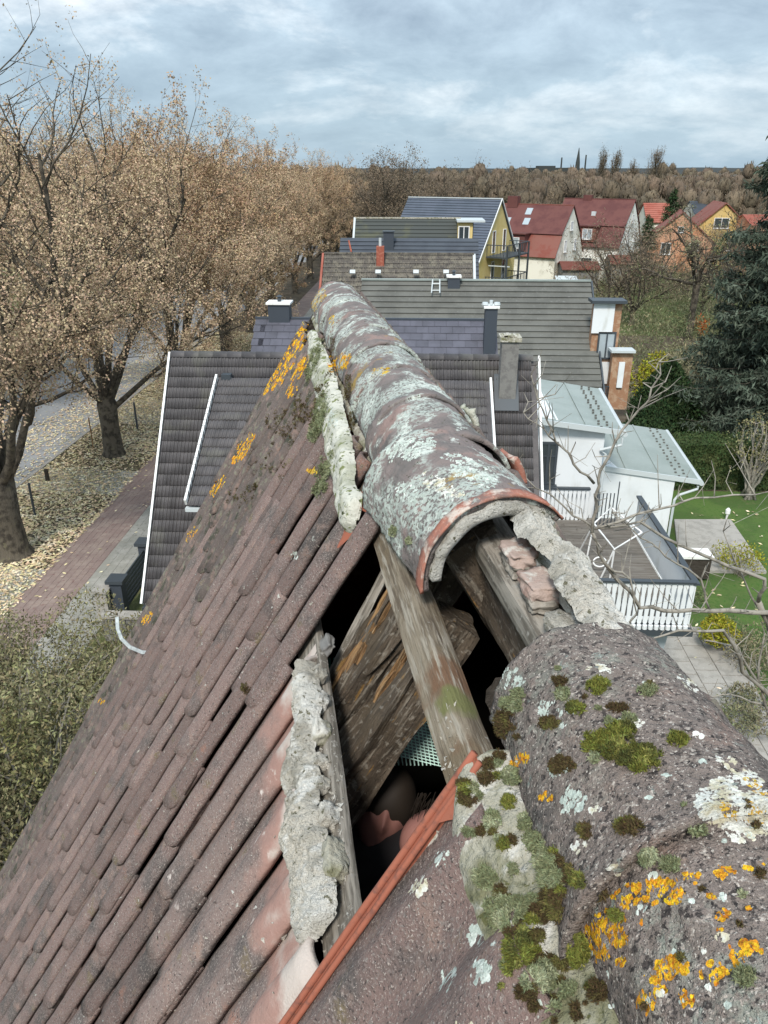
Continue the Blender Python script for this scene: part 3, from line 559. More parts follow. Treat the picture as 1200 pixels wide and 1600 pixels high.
def chimney(root, px0, px1, pyt, pyb, Y, m='anthracite_box', cap='white_flash', pot=True, d=.6):
    a, c_ = atY(px0, pyt, Y), atY(px1, pyt, Y); zb = atY(px0, pyb, Y)[2]-.7
    ch = MB().box(a[0], c_[0], Y, Y+d, zb, a[2]).build('chimney', m, root)
    if cap: MB().box(a[0]-.06, c_[0]+.06, Y-.06, Y+d+.06, a[2], a[2]+.07).build('chimney_cap', cap, ch)
    if pot:
        x = (a[0]+c_[0])/2; MB().tube([(x, Y+d/2, a[2]+.07), (x, Y+d/2, a[2]+.22)], .07, 10).tube([(x, Y+d/2, a[2]+.24), (x, Y+d/2, a[2]+.30)], [.12, .03], 10).build('chimney_pot', 'metal_dark', ch)
    return ch
chimney(h2, 418, 451, 476, 500, 27.8)
chimney(h2, 759, 778, 482, 555, 26.6, d=.5, pot=False)
pp = atY(768, 480, 26.6)
MB().tube([pp+(0, .2, .05), pp+(0, .2, .2)], .06, 8).tube([pp+(-.2, .2, .05), pp+(-.2, .2, .13)], [.12, .1], 8).tube([pp+(.2, .2, .05), pp+(.2, .2, .13)], [.12, .1], 8).build('chimney_pot', 'metal_light', h2)
# ------------------------------------------------------------------ H3: grey-green roof in broad rows
h3 = gable_house('wide_roof_house', 'house with broad grey-green ribbed roof, one dark chimney and a ladder rest near its ridge', 'house', -2.7, 7.55, 36, 7.42, 4.7, 3.55, 4.5, 3.6, 'white_paint', 'tile_greygreen', rows=19, over=.3, step=.05)
MB().bar((-2.72, 36, 7.46), (7.57, 36, 7.46), .2, .07).build('ridge_cap', 'metal_roof', h3)
MB().bar((7.6, 36, 7.42), (7.62, 31.3, 3.55), .07, .12).build('verge_board', 'metal_dark', h3)
chimney(h3, 700, 719, 434, 458, 35.6)
la = MB(); a0, a1 = atY(676, 441, 35.7), atY(674, 462, 35.1); b0, b1_ = atY(687, 441, 35.7), atY(687, 462, 35.1)
lf = (0, -.05, .12)
la.tube([a0+lf, a1+lf], .03, 6); la.tube([b0+lf, b1_+lf], .03, 6); la.tube([a0*.7+a1*.3+lf, b0*.7+b1_*.3+lf], .025, 6); la.tube([a0*.2+a1*.8+lf, b0*.2+b1_*.8+lf], .025, 6); la.build('roof_ladder', 'metal_light', h3)
# brick wing right of it
wg = empty('brick_wing', (9, 33, 0), 0, 'yellow brick wing with flat roofs, white panel and tall window right of the ribbed roof', 'house wing')
def pxbox(root, name, m, x0_, x1_, yt, yb, Y, depth):
    a, c_, e_ = atY(x0_, yt, Y), atY(x1_, yb, Y), atY(x1_, yt, Y); return MB().box(a[0], e_[0], Y, Y+depth, max(c_[2], 0), a[2]).build(name, m, root)
pxbox(wg, 'wall', 'brick_yellow', 930, 973, 475, 640, 33.0, .5)
pxbox(wg, 'panel', 'white_paint', 929, 962, 474, 521, 32.9, .08)
pxbox(wg, 'panel', 'white_paint', 938, 956, 566, 600, 32.9, .08); pxbox(wg, 'panel', 'white_paint', 968, 977, 566, 606, 32.2, .08)
pxbox(wg, 'low_wall', 'brick_yellow', 958, 990, 551, 640, 32.3, .4)
pxbox(wg, 'roof', 'metal_dark', 926, 981, 470, 475, 32.7, .9); pxbox(wg, 'low_roof', 'metal_light', 956, 994, 548, 552, 32.1, .7)
a = atY(947, 540, 32.93); w = window(wg, (a[0], 32.95, a[2]), (1, 0, 0), (0, 0, 1), (0, -1, 0), .75, 1.15, frame='metal_dark', glass='glass_sky', sill=False)
b = MB(); a, c_ = atY(940, 570, 32.3), atY(958, 606, 31.6)
for k in range(7): x = a[0]+(c_[0]-a[0])*k/6; b.box(x-.015, x+.015, 32.3, 32.33, 2.7, 3.6)
b.bar((a[0], 32.3, 3.62), (c_[0], 32.3, 3.6), .05, .05); b.build('balcony_railing', 'metal_dark', wg)
# ------------------------------------------------------------------ H4-H6
h4 = gable_house('old_tiled_house', 'older house with weathered grey-brown tiles, orange left verge and short red brick chimney', 'house', -5.58, 2.93, 46, 7.56, 4.5, 3.6, 4, 3.6, 'render_cream', 'tile_old', rows=18, over=.3, step=.05)
b = MB(); s4 = np.array([0, -4.5, -3.96]); 
for k in range(62):
    x = -5.5+k*.137; b.bar((x, 45.97, 7.60), (x, 41.6, 3.75), .045, .05)
b.build('roof_ribs', 'tile_old', h4, kind='stuff')
MB().bar((-5.66, 46, 7.6), (-5.66, 41.5, 3.6), .12, .14).build('verge_tiles', 'tile_bright', h4)
MB().bar((2.96, 46, 7.6), (2.96, 41.5, 3.6), .14, .1).build('verge_tiles', 'metal_light', h4)
MB().bar((-5.6, 46, 7.63), (2.95, 46, 7.63), .2, .1).build('ridge_cap', 'tile_old', h4)
ch = chimney(h4, 588, 600, 385, 409, 45.3, m='brick_red', cap=None, pot=False, d=.45)
a = atY(594, 385, 45.5); MB().tube([a+(0, 0, 0), a+(0, 0, .45)], .08, 8).build('flue', 'metal_light', ch)
for px in (551, 591, 650, 697):
    a = atY(px, 423, 44.6); 
    MB().slab([a+(-.15, 0, 0), a+(.15, 0, 0), a+(.15, -.18, -.16), a+(-.15, -.18, -.16)], (0, -.04, .06)).build('skylight', 'metal_light', h4)
h5 = gable_house('dark_roof_house', 'house with dark blue ribbed roof and tall box chimney, fourth roof beyond the slate one', 'house', -5.45, 3.7, 54, 7.85, 5, 3.2, 4, 3.6, 'render_yellow', 'tile_bluegrey', rows=20, over=.3, step=.05)
chimney(h5, 599, 615, 363, 392, 53.2, cap='metal_dark', pot=False)
b = MB(); a, c_ = atY(545, 376, 53.2), atY(549, 394, 52.6); b.tube([a, c_], .06, 6); b.build('red_post', 'brick_red', h5)
h6 = gable_house('mossy_roof_house', 'house with greenish black roof and yellow flat topped dormer at its right end', 'house', -5.27, 2.96, 64, 8.53, 5, 3.9, 4, 3.9, 'render_yellow', 'tile_mossy', rows=18, over=.3, step=.05)
MB().bar((-5.3, 64, 8.56), (2.96, 64, 8.56), .2, .1).build('ridge_cap', 'mortar_mossy', h6)
MB().bar((-5.3, 64, 8.55), (-5.3, 59, 3.9), .15, .15).build('verge_board', 'metal_light', h6)
a, c_ = atY(718, 347, 62), atY(738, 371, 62)
dm = MB().box(a[0]-.1, c_[0], 62, 65, 6.0, a[2]).build('dormer', 'render_yellow', h6)
MB().slab([(c_[0], 62.1, 6), (c_[0]+.06, 62.1, 6), (c_[0]+.06, 62.1, a[2]), (c_[0], 62.1, a[2])], (0, 3, 0)).build('dormer_cheek', 'tile_bluegrey', dm)
MB().box(a[0]-.2, c_[0]+.9, 61.7, 65.2, a[2], a[2]+.14).build('dormer_roof', 'metal_light', dm)
window(h6, ((a[0]+c_[0])/2-.15, 61.98, a[2]-.75), (1, 0, 0), (0, 0, 1), (0, -1, 0), .85, .95)
# ------------------------------------------------------------------ H7: yellow house with balconies, rotated
P7 = atY(783, 311, 74); rz7 = R_(-27)
h7 = gable_house('yellow_house', 'tall yellow house with blue-grey roof and dark steel balconies stacked on its gable', 'house', -9.3, 0.12, 0, P7[2], 4.6, 4.6, 4.6, 4.6, 'render_yellow', 'tile_blue', rows=24, over=.3, rz=rz7, piv=(P7[0], P7[1], 0), step=.05)
MB().bar((-9.3, 0, P7[2]+.03), (.12, 0, P7[2]+.03), .2, .08).build('ridge_cap', 'metal_light', h7, local=True)
for s in (-1, 1): MB().bar((.13, 0, P7[2]+.02), (.13, s*4.65, 4.6), .06, .11).build('verge_board', 'white_flash', h7, local=True)
for y, z, h in ((-1.2, 6.0, 1.9), (1.3, 6.0, 1.9), (-1.2, 3.3, 2.1), (1.4, 3.3, 2.1), (-1.2, .95, 1.9), (1.6, .95, 1.9)):
    lwin(h7, (-.0, y, z+.1), (1, 0, 0), .75, h, lights=1, sill=False)
for z in (2.3, 5.0):
    bal = MB().box(.05, 2.0, -2.9, 2.6, z-.12, z).build('balcony', 'metal_dark', h7, local=True)
    b = MB()
    for k in range(19): y = -2.9+k*5.5/18; b.box(1.97, 2.0, y-.02, y+.02, z, z+.95)
    for k in range(7): x = .1+k*1.9/6; b.box(x-.02, x+.02, -2.9, -2.87, z, z+.95); b.box(x-.02, x+.02, 2.57, 2.6, z, z+.95)
    b.box(.05, 2.02, -2.93, -2.86, z+.93, z+1); b.box(.05, 2.02, 2.55, 2.62, z+.93, z+1); b.box(1.95, 2.02, -2.9, 2.6, z+.93, z+1)
    rl = b.build('railing', 'metal_dark', h7, local=True)
    MB().box(.3, 2.3, -2.9, -2.82, z-.8, z-.72).build('awning_bar', 'metal_light', h7, local=True)
for y in (-2.85, 0.2, 2.55): MB().box(1.9, 2.05, y-.07, y+.07, 0, 5.9).build('balcony_post', 'metal_dark', h7, local=True)
MB().tube([(-.1, -4.72, 4.5), (-.1, -4.72, 0)], .06, 6).build('downpipe', 'metal_light', h7, local=True)

# ------------------------------------------------------------------ mansard houses W1 / W2
def mansard(label, apx, apy, Y, Lpx, rz, dz_up, mats, wl, L=8.6, dormer='tile_brick', winn=2, sky=False):
    P = atY(apx, apy, Y); zr = P[2]
    root = empty('mansard_house', (P[0], P[1], 0), rz, label, 'house'); W = 3.6
    zu, ze = zr-2.75, zr-5.0 if zr > 6.5 else zr-4.6
    def pl(mb, nm, m, **k): return mb.build(nm, m, root, local=True, **k)
    w = MB(); w.slab([(-L+.15, -W-.6, 0), (-L+.15, -W-.6, ze), (-L+.15, -2.7, zu-.05), (-L+.15, 0, zr-.12), (-L+.15, 2.7, zu-.05), (-L+.15, W+.6, ze), (-L+.15, W+.6, 0)], (L-.2, 0, 0)); pl(w, 'wall', wl)
    for s in (-1, 1):
        n = np.array([0, s*.7, .7]); r1_, r2_ = [], []
        pl(MB().slab([(-L, 0, zr), (0.05, 0, zr), (0.05, s*2.95, zu-.05), (-L, s*2.95, zu-.05)], n*.1), 'roof', mats[0])
        pl(MB().slab([(-L, s*2.8, zu-.1), (.05, s*2.8, zu-.1), (.05, s*(W+.85), ze-.05), (-L, s*(W+.85), ze-.05)], n*.08), 'lower_roof', mats[1])
    pl(MB().bar((-L, 0, zr+.09), (.05, 0, zr+.09), .25, .1), 'ridge_cap', mats[1])
    d0, d1 = (-6.9, -3.6) if sky else (-6.9, -2.9)
    dm = MB(); dm.box(d0, d1, -W-.75, -2.2, ze+.55, zu-.02); pl(dm, 'dormer', dormer)
    pl(MB().box(d0-.15, d1+.15, -W-.95, -2.2, zu-.02, zu+.1), 'dormer_roof', mats[0])
    if sky:
        lwin(root, ((d0+d1)/2, -W-.76, ze+1.35), (0, -1, 0), 2.1, 1.1, lights=2, glass='glass_sky')
        for x, y in ((-6.9, -1.75), (-4.6, -1.75), (-4.8, -.75)):
            z = zr-2.75*abs(y)/2.8+.12; pl(MB().slab([(x-.35, y-.35, z-.36), (x+.35, y-.35, z-.36), (x+.35, y+.3, z+.28), (x-.35, y+.3, z+.28)], (0, -.06, .06)), 'skylight', 'glass_sky')
        pl(MB().box(-7.6, -6.4, -.5, .3, zr-.3, zr+.9), 'chimney', 'tile_darkred')
    else:
        for x in (d0+1.0, d1-1.0): lwin(root, (x, -W-.76, ze+1.4), (0, -1, 0), 1.15, 1.15, lights=2, glass='glass_sky')
        pl(MB().box(-6.2, -5.2, -.3, .4, zr-.2, zr+.5), 'chimney', 'tile_darkred')
        a = (-4.2, -1.7, zr-1.55); pl(MB().box(a[0]-.25, a[0]+.25, a[1]-.25, a[1]+.1, a[2]-.2, a[2]+.3), 'vent', 'metal_light')
        lwin(root, (-4.1, -W-.6, 1.9), (0, -1, 0), 2.0, 1.1, lights=3, frame='metal_dark'); lwin(root, (-7.6, -W-.6, 1.9), (0, -1, 0), .9, 1.1)
    for y, z, w_, h_ in ((0, zr-2.0, .8, .9), (-1.5, zu-1.25, .75, 1.2), (1.5, zu-1.25, .75, 1.2), (-1.5, 1.5, .8, 1.2), (1.5, 1.5, .8, 1.2)):
        lwin(root, (-.05, y, z), (1, 0, 0), w_, h_, lights=2, glass='glass_sky')
    return root
mansard('cream house with dark red mansard roof and skylights, beside the yellow house with balconies', 897, 322, 90, 100, R_(-30), 0, ('tile_darkred', 'tile_brick'), 'render_cream', L=8.6, dormer='tile_darkred', sky=True)
mansard('white house with maroon mansard roof and brick red dormer with two white windows', 993, 313, 98, 100, R_(-30), 0, ('tile_darkred', 'tile_darkred'), 'render_white', L=8.6)
def plain_house(name, label, apx, apy, Y, rz, W, L, dz, wall, roof, wins, cat='house'):
    """gable end facing the viewer at local -Y; ridge runs back"""
    P = atY(apx, apy, Y); zr = P[2]; root = empty(name, (P[0], P[1], 0), rz, label, cat); ze = zr-dz
    MB().slab([(-W, 0, 0), (W, 0, 0), (W, 0, ze), (0, 0, zr-.1), (-W, 0, ze)], (0, L, 0)).build('wall', wall, root, local=True)
    for s in (-1, 1): MB().slab([(0, -.25, zr), (0, L+.2, zr), (s*(W+.3), L+.2, ze-.3*dz/W), (s*(W+.3), -.25, ze-.3*dz/W)], (s*.07, 0, .1)).build('roof', roof, root, local=True)
    for x, z, w_, h_ in wins: lwin(root, (x, 0, zr-z), (0, -1, 0), w_, h_, lights=2)
    return root
plain_house('orange_house', 'orange rendered gabled house seen through the bare garden tree', 1068, 332, 104, R_(-14), 4.2, 8, 3.6, 'render_orange', 'tile_brick', [(0, 2.0, .7, .7), (-1.5, 4.3, 1.2, 1.4), (1.8, 4.3, 1.2, 1.4), (-1.5, 7, 1.2, 1.2)])
plain_house('ochre_house', 'ochre yellow gabled house with white windows behind the bare garden tree', 1135, 318, 110, R_(-8), 4.6, 8, 4.1, 'render_ochre', 'tile_brick', [(-.2, 2.4, 1.9, 1.3), (1.7, 5.2, 1.7, 1.3), (-1.9, 5.0, 1.2, 1.1)])
def block(name, label, px0, px1, pyr, pye, Y, roof, wall, rz=0., cat='house', run=3.5):
    a, c_ = atY(px0, pyr, Y), atY(px1, pyr, Y); ze = max(atY(px0, pye, Y-run)[2], .5)
    return gable_house(name, label, cat, a[0], c_[0], Y, a[2], run, ze, run, ze, wall, roof, rows=10, over=.3, step=.05)
block('red_roof_house', 'house with bright red roof behind the two spruces', 1005, 1046, 317, 348, 128, 'tile_bright', 'render_cream')
block('grey_roof_house', 'house with slate grey roof between the orange and ochre houses', 1077, 1109, 314, 334, 140, 'tile_bluegrey', 'render_cream')
block('red_roof_house', 'low house with red roof half hidden by the large conifer, right of the ochre house', 1160, 1215, 335, 352, 108, 'tile_bright', 'render_orange')
sh = block('garden_shed', 'long garden shed with red roof in front of the cream house', 874, 934, 408, 421, 86, 'tile_brick', 'render_grey', cat='shed', run=2.2)
a, c_ = atY(869, 422, 83), atY(905, 430, 82); MB().slab([(a[0], 83.5, 1.9), (c_[0], 83.5, 1.9), (c_[0], 81.8, 1.45), (a[0], 81.8, 1.45)], (0, 0, .06)).build('canopy', 'metal_light', sh)
block('garden_shed', 'small shed with steep red roof beside the spruce', 950, 985, 398, 413, 92, 'tile_brick', 'render_grey', cat='shed', run=1.8)
# far industrial skyline
fh = MB(); a, c_ = atY(838, 262, 900), atY(905, 266, 900); fh.box(a[0], c_[0], 900, 980, 0, a[2]); a = atY(842, 259, 905); c_ = atY(868, 262, 905); fh.box(a[0], c_[0], 905, 930, 0, a[2])
tag(fh.build('industrial_hall', 'hill'), 'long flat grey hall far away on the horizon under the spire', 'factory')
sp = MB(); a = atY(905, 231, 900); sp.tube([(a[0], 900, 0), (a[0], 900, a[2]-14), (a[0], 900, a[2])], [3.2, 2.2, .3], 8); tag(sp.build('church_spire', 'hill'), 'thin pointed grey spire on the horizon', 'spire')
for px, tp_ in ((916, 242), (878, 246)):
    a = atY(px, tp_, 950); m_ = MB(); m_.tube([(a[0], 950, 0), (a[0], 950, a[2])], [1.2, .8], 6)
    tag(m_.build('factory_chimney', 'hill'), 'thin grey mast on the horizon '+('right' if px > 900 else 'left')+' of the spire', 'chimney')

# ------------------------------------------------------------------ street furniture
def bollard(px, py, h, label, m='metal_dark', rr=.045):
    p = atz(px, py, 0); b = MB(); b.tube([p, p+(0, 0, h*.97), p+(0, 0, h)], [rr, rr, rr*.5], 8)
    return tag(b.build('bollard', m), label, 'bollard', 'posts along the verge')
bollard(55, 806, 1.35, 'slim black post in the leaves right of the nearest big trunk')
bollard(215, 672, 1.45, 'slim black post right of the second trunk', rr=.05)
bollard(75, 752, .55, 'short dark wooden stub at the road edge behind the black post', 'wood_dark', .09)
bollard(168, 682, .55, 'short dark wooden stub beside the second trunk', 'wood_dark', .09)
bollard(146, 700, 1.5, 'rust coloured slim stake between the two big trunks', 'wood_broken', .03)
fe = empty('garden_fence', (-8.5, 20, 0), 0, 'dark slatted garden fence with square capped posts left of the tiled house', 'fence')
for y in (18.9, 21.3, 23.6):
    po = MB().box(-8.72, -8.38, y-.17, y+.17, 0, 1.25).build('post', 'anthracite_box', fe); MB().box(-8.8, -8.3, y-.25, y+.25, 1.25, 1.35).build('post_cap', 'metal_dark', po)
for y in (18.9, 21.3):
    for k in range(7): MB().box(-8.57, -8.53, y+.2, y+2.2, .12+k*.15, .22+k*.15).build('slat', 'metal_dark', fe)
st = MB().box(-9.1, -8.75, 18.5, 18.9, 0, 1.05); st.box(-9.15, -8.7, 18.45, 18.95, 1.05, 1.12); tag(st.build('stone_pillar', 'concrete'), 'squat grey stone gate pillar beside the dark fence post', 'pillar')
wl = empty('garden_wall', (-7.5, 17.8, 0), 0, 'low dark stone wall with pale coping in front of the tiled house', 'wall')
for k in range(9): MB().box(-8.6+k*.33, -8.29+k*.33, 17.7, 17.95, 0, .75).build('stone', 'render_grey', wl)
MB().box(-8.65, -5.6, 17.65, 18.0, .75, .82).build('coping', 'concrete', wl)
# ================================================================== TREES AND PLANTS
def grow_tree(seed, H=14., trunk_h=3., trunk_r=.5, spread=.55, nl=(9, 8, 7, 5), up=.35, twig_len=.9, lean=(0, 0), ratio=.52, start=.25, droop=0., sides=(9, 6, 4, 3), wob=.12, limb_len=None, lr=1.):
    """returns (wood verts, quads), tip points. Levels: trunk -> limbs -> branches -> sprays -> twigs"""
    rg = np.random.RandomState(seed); V, F, TIPS = [], [], []
    def tube(P, Rd, n):
        P = np.array(P); k = len(P); d = np.gradient(P, axis=0); d /= np.linalg.norm(d, axis=1)[:, None]+1e-9
        ref = np.array([1., 0, 0]) if abs(d[0][0]) < .8 else np.array([0, 1., 0])
        u = np.cross(d, ref); u /= np.linalg.norm(u, axis=1)[:, None]+1e-9; w = np.cross(d, u)
        a = np.arange(n)*2*math.pi/n
        X = P[:, None, :]+(u[:, None, :]*np.cos(a)[None, :, None]+w[:, None, :]*np.sin(a)[None, :, None])*np.array(Rd)[:, None, None]
        base = sum(len(v) for v in V) if not V else tube.n
        V.append(X.reshape(-1, 3)); i = np.arange(k-1)[:, None]*n; j = np.arange(n)[None, :]
        f = np.stack([i+j, i+(j+1) % n, i+n+(j+1) % n, i+n+j], -1).reshape(-1, 4)+tube.n; F.append(f); tube.n += k*n
    tube.n = 0
    def branch(p, d, L, rad, lev):
        n = (7, 6, 5, 3, 3)[lev]; pts = [p]; dd = d.copy()
        for i in range(n):
            dd = dd+rg.normal(size=3)*wob*(1+.4*lev)+np.array([0, 0, 1.])*up*(.28 if lev < 3 else .1)-np.array([0, 0, 1.])*droop*(lev >= 2)*.3
            dd /= np.linalg.norm(dd); pts.append(pts[-1]+dd*L/n)
        rads = [max(rad*(1-.75*i/n), .004) for i in range(n+1)]
        if lev < 4: tube(pts, rads, sides[min(lev, 3)] if lev < len(sides) else 3)
        if lev >= 3 or lev == len(nl):
            for i in range(1, n+1): TIPS.append(pts[i])
        if lev >= len(nl): return
        nc = nl[lev]; s0 = start if lev else .02
        for c_ in range(nc):
            t = s0+(1-s0)*(c_+rg.uniform(.1, .9))/nc; k = min(int(t*n), n-1); pp = pts[k]+(pts[k+1]-pts[k])*(t*n-k)
            ax = rg.normal(size=3); ax -= dd*(ax@dd); ax /= np.linalg.norm(ax); tilt = rg.uniform(.5, 1.05)*(1.1 if lev > 1 else 1)
            nd = dd*math.cos(tilt)+ax*math.sin(tilt); 
            if lev == 1: nd[:2] += .25*d[:2]
            nd /= np.linalg.norm(nd)
            branch(pp, nd, L*ratio*rg.uniform(.75, 1.15)*(1.1-.45*t), rads[k]*.55, lev+1)
    # trunk with root flare
    T = [np.array([0, 0, -.1]), np.array([0, 0, .3]), np.array([lean[0]*.3, lean[1]*.3, trunk_h*.5]), np.array([lean[0], lean[1], trunk_h])]
    tube([T[0], T[0]*.5+T[1]*.5, T[1], T[2], T[3], T[3]+(0, 0, .4)], [trunk_r*1.5, trunk_r*1.22, trunk_r*1.06, trunk_r*.92, trunk_r*1.0, trunk_r*.65], 14)
    for k in range(nl[0]):
        a = 2*math.pi*(k+rg.uniform(-.25, .25))/nl[0]*1.0+seed; inner = k % 3 == 0
        tl = rg.uniform(.05, .3) if inner else rg.uniform(.75, 1.25)*spread*1.35
        d = np.array([math.cos(a)*math.sin(tl), math.sin(a)*math.sin(tl), math.cos(tl)]); L = (limb_len or (H-trunk_h))*(rg.uniform(.88, 1.05) if inner else rg.uniform(.72, .95))
        branch(T[3]+np.array([math.cos(a), math.sin(a), 0])*trunk_r*.4+(0, 0, rg.uniform(-.5, .25)), d, L, trunk_r*(.62 if inner else .5)*lr, 1)
    return np.concatenate(V), np.concatenate(F), np.array(TIPS)
def leaf_mesh(name, tips, n, size, m, seed=0, spread=.25, zpow=1., zmax=None, jit=.35, up=.3):
    rg = np.random.RandomState(seed); z = tips[:, 2]; w = np.ones(len(tips))
    if zmax: w = np.clip((zmax-z)/zmax, .12, 1)**zpow
    w /= w.sum()
    if spread < .25:   # leaves hang in small clusters on the twigs
        ns = n//7; idx = rg.choice(len(tips), ns, p=w); S = tips[idx]+rg.normal(size=(ns, 3))*.10; P = np.repeat(S, 7, axis=0)+rg.normal(size=(ns*7, 3))*np.array([.085, .085, .11]); n = len(P)
    else: idx = rg.choice(len(tips), n, p=w); P = tips[idx]+rg.normal(size=(n, 3))*spread
    Vv, Ff = leaf_cards(P, size, up=up, jitter=jit, rng=rg); return np_mesh(name, Vv, Ff, m)
LIND = []
for sd_, kw, nleaf, ls in ((11, dict(H=15.6, trunk_h=3.0, trunk_r=.62, nl=(9, 10, 8, 6), spread=.55, lr=.62, up=.42, wob=.09), 76000, .084),
                       (5, dict(H=15, trunk_h=2.9, trunk_r=.50, nl=(9, 10, 8, 6), spread=.58, lr=.62, up=.42, wob=.09), 96000, .09),
                       (23, dict(H=14, trunk_h=2.6, trunk_r=.42, nl=(10, 9, 7, 5), spread=.55, lr=.6, up=.45, wob=.09), 95000, .12)):
    V_, F_, T_ = grow_tree(sd_, **kw)
    dense = sd_ != 11
    LIND.append((np_mesh('trunk', V_, F_, 'bark', True), leaf_mesh('crown', T_, nleaf, ls, 'leaf_brown' if sd_ != 23 else 'leaf_rust', sd_, .22, 2.0 if sd_ == 11 else 1.3, 16.8 if sd_ == 11 else 22)))
def tree(kind, x, y, rz, s, label, group='lindens lining the street', name='linden_tree', sz=1.):
    o = empty(name, (x, y, 0), rz, label, 'tree', group); o.scale = (s, s, s*sz); ROOT[o.name] = wmat(o) @ Matrix.Diagonal((s, s, s*sz, 1))
    for nm, me in zip(('trunk', 'crown'), kind): link(nm, me, o, wmat(o).copy())
    return o
tree(LIND[0], -13.75, 22.7, 4.5, .89, 'nearest big linden at the left edge with a thick grey trunk and bare upper branches')
tree(LIND[1], -13.95, 32.7, .7, .86, 'second linden along the verge, forked low trunk standing in pale fallen leaves')
ords = ['third', 'fourth', 'fifth', 'sixth', 'seventh', 'eighth', 'ninth', 'tenth']
for k, y in enumerate((42.5, 52, 62, 72, 83, 95, 108, 122)):
    tree(LIND[2] if k % 2 == 0 else LIND[1], -13.4+random.uniform(-.4, .4), y, 1.3*k+.5, (.88, .83, .87, .79, .82, .77, .77, .76)[k], '%s linden from the viewer in the row along the verge, full of russet dry leaves' % ords[k])
for k, (x, y) in enumerate(((-28, 33), (-27.5, 45), (-28, 58), (-27.6, 72), (-28, 88), (-28, 106))):
    tree(LIND[(k+1) % 3], x, y, 2.1*k+1, 1.0 if k < 4 else .95, '%s linden of the row on the far side of the road' % (['first']+['second']+ords)[k], group='lindens across the road')
# bare round oak in the middle distance, poplars and forest belt
V_, F_, T_ = grow_tree(31, H=14.6, trunk_h=2.6, trunk_r=.42, nl=(26, 9, 8, 5), spread=.62, up=.04, ratio=.42, wob=.05, limb_len=9.6, lr=.55)
oak = (np_mesh('trunk', V_, F_, 'bark', True), leaf_mesh('crown', T_, 24000, .15, 'wood_far', 3, .3))
tree(oak, *(atD(612, 300, 98)[:2]), 0, 1.03, 'tall bare dome shaped tree rising above the horizon behind the roofs', None, 'bare_tree')
V_, F_, T_ = grow_tree(37, H=13, trunk_h=2.0, trunk_r=.35, nl=(9, 8, 6), spread=.55, up=.3, ratio=.5, sides=(5, 3, 3, 3))
far1 = (V_, F_, T_)
V2_, F2_, T2_ = grow_tree(41, H=12, trunk_h=1.6, trunk_r=.3, nl=(8, 7, 6), spread=.65, up=.3, ratio=.5, sides=(5, 3, 3, 3))
smalls = []
for sd_, (v_, f_, t_) in ((0, far1), (1, (V2_, F2_, T2_))):
    rg = np.random.RandomState(sd_); P = t_[rg.randint(0, len(t_), 3200)]+rg.normal(size=(3200, 3))*.45
    lv, lf = leaf_cards(P, .34, up=-.4, jitter=.5, aspect=.22, rng=rg); smalls.append((v_, f_, lv, lf))
for k, (px, D, s, hh) in enumerate(((575, 118, .86, 1), (668, 112, .9, 1), (700, 118, .88, 1), (735, 122, .9, 1), (770, 120, .95, 1), (805, 128, .9, 1), (640, 125, .86, 1), (545, 130, .9, 1), (520, 115, .85, 1), (840, 135, .88, 1), (560, 98, .72, 1), (655, 96, .74, 1))):
    p = atD(px, 300, D); m_ = smalls[k % 2]
    if k < 2: far_me = None
    key = 'farme%d' % (k % 2)
    if key not in globals():
        globals()[key] = (np_mesh('trunk', m_[0], m_[1], 'bark'), np_mesh('crown', m_[2], m_[3], 'wood_far'))
    tree(globals()[key], p[0], p[1], k*1.9, s, 'bare brown tree behind the roofs, '+{520: 'leftmost of all', 545: 'second from the left', 560: 'just left of the domed tree, in the front rank', 575: 'just left of the domed tree, in the back rank', 640: 'directly right of the domed tree', 655: 'above the dark mossy roof', 668: 'above the left end of the blue roof', 700: 'above the middle of the blue roof', 735: 'above the right part of the blue roof', 770: 'above the gable of the yellow house', 805: 'above the cream house', 840: 'rightmost of all'}[px], 'bare trees behind the row of roofs', 'bare_tree')
def crown_dome(rg, rw, rh, top, k=760, size=.36):
    """twig sprays spread over lumpy lobes, each spray lying along the lobe so that the crown shades as a round form"""
    nl_ = 7; C_ = rg.normal(size=(nl_, 3))*np.array([.42, .42, .30])*np.array([rw, rw, rh]); S_ = rg.uniform(.42, .68, nl_); i = rg.randint(0, nl_, k)
    d = rg.normal(size=(k, 3)); d[:, 2] = np.abs(d[:, 2])*1.1-.25; d /= np.linalg.norm(d, axis=1)[:, None]; P = C_[i]+d*S_[i][:, None]*np.array([rw, rw, rh])*rg.uniform(.82, 1.05, (k, 1)); P[:, 2] += top-rh*1.0
    u = np.cross(d, rg.normal(size=(k, 3))*.6+np.array([0, 0, .2])); u /= np.linalg.norm(u, axis=1)[:, None]+1e-6; w = np.cross(d, u); sz = size*rg.uniform(.5, 1.4, (k, 1)); d2 = d*.35*sz
    V = np.stack([P-u*sz*.35, P-w*sz-d2*.3, P+u*sz*.35, P+w*sz+d2], 1).reshape(-1, 3); V[:, 2] = np.maximum(V[:, 2], .1); return V, np.arange(4*k).reshape(k, 4)
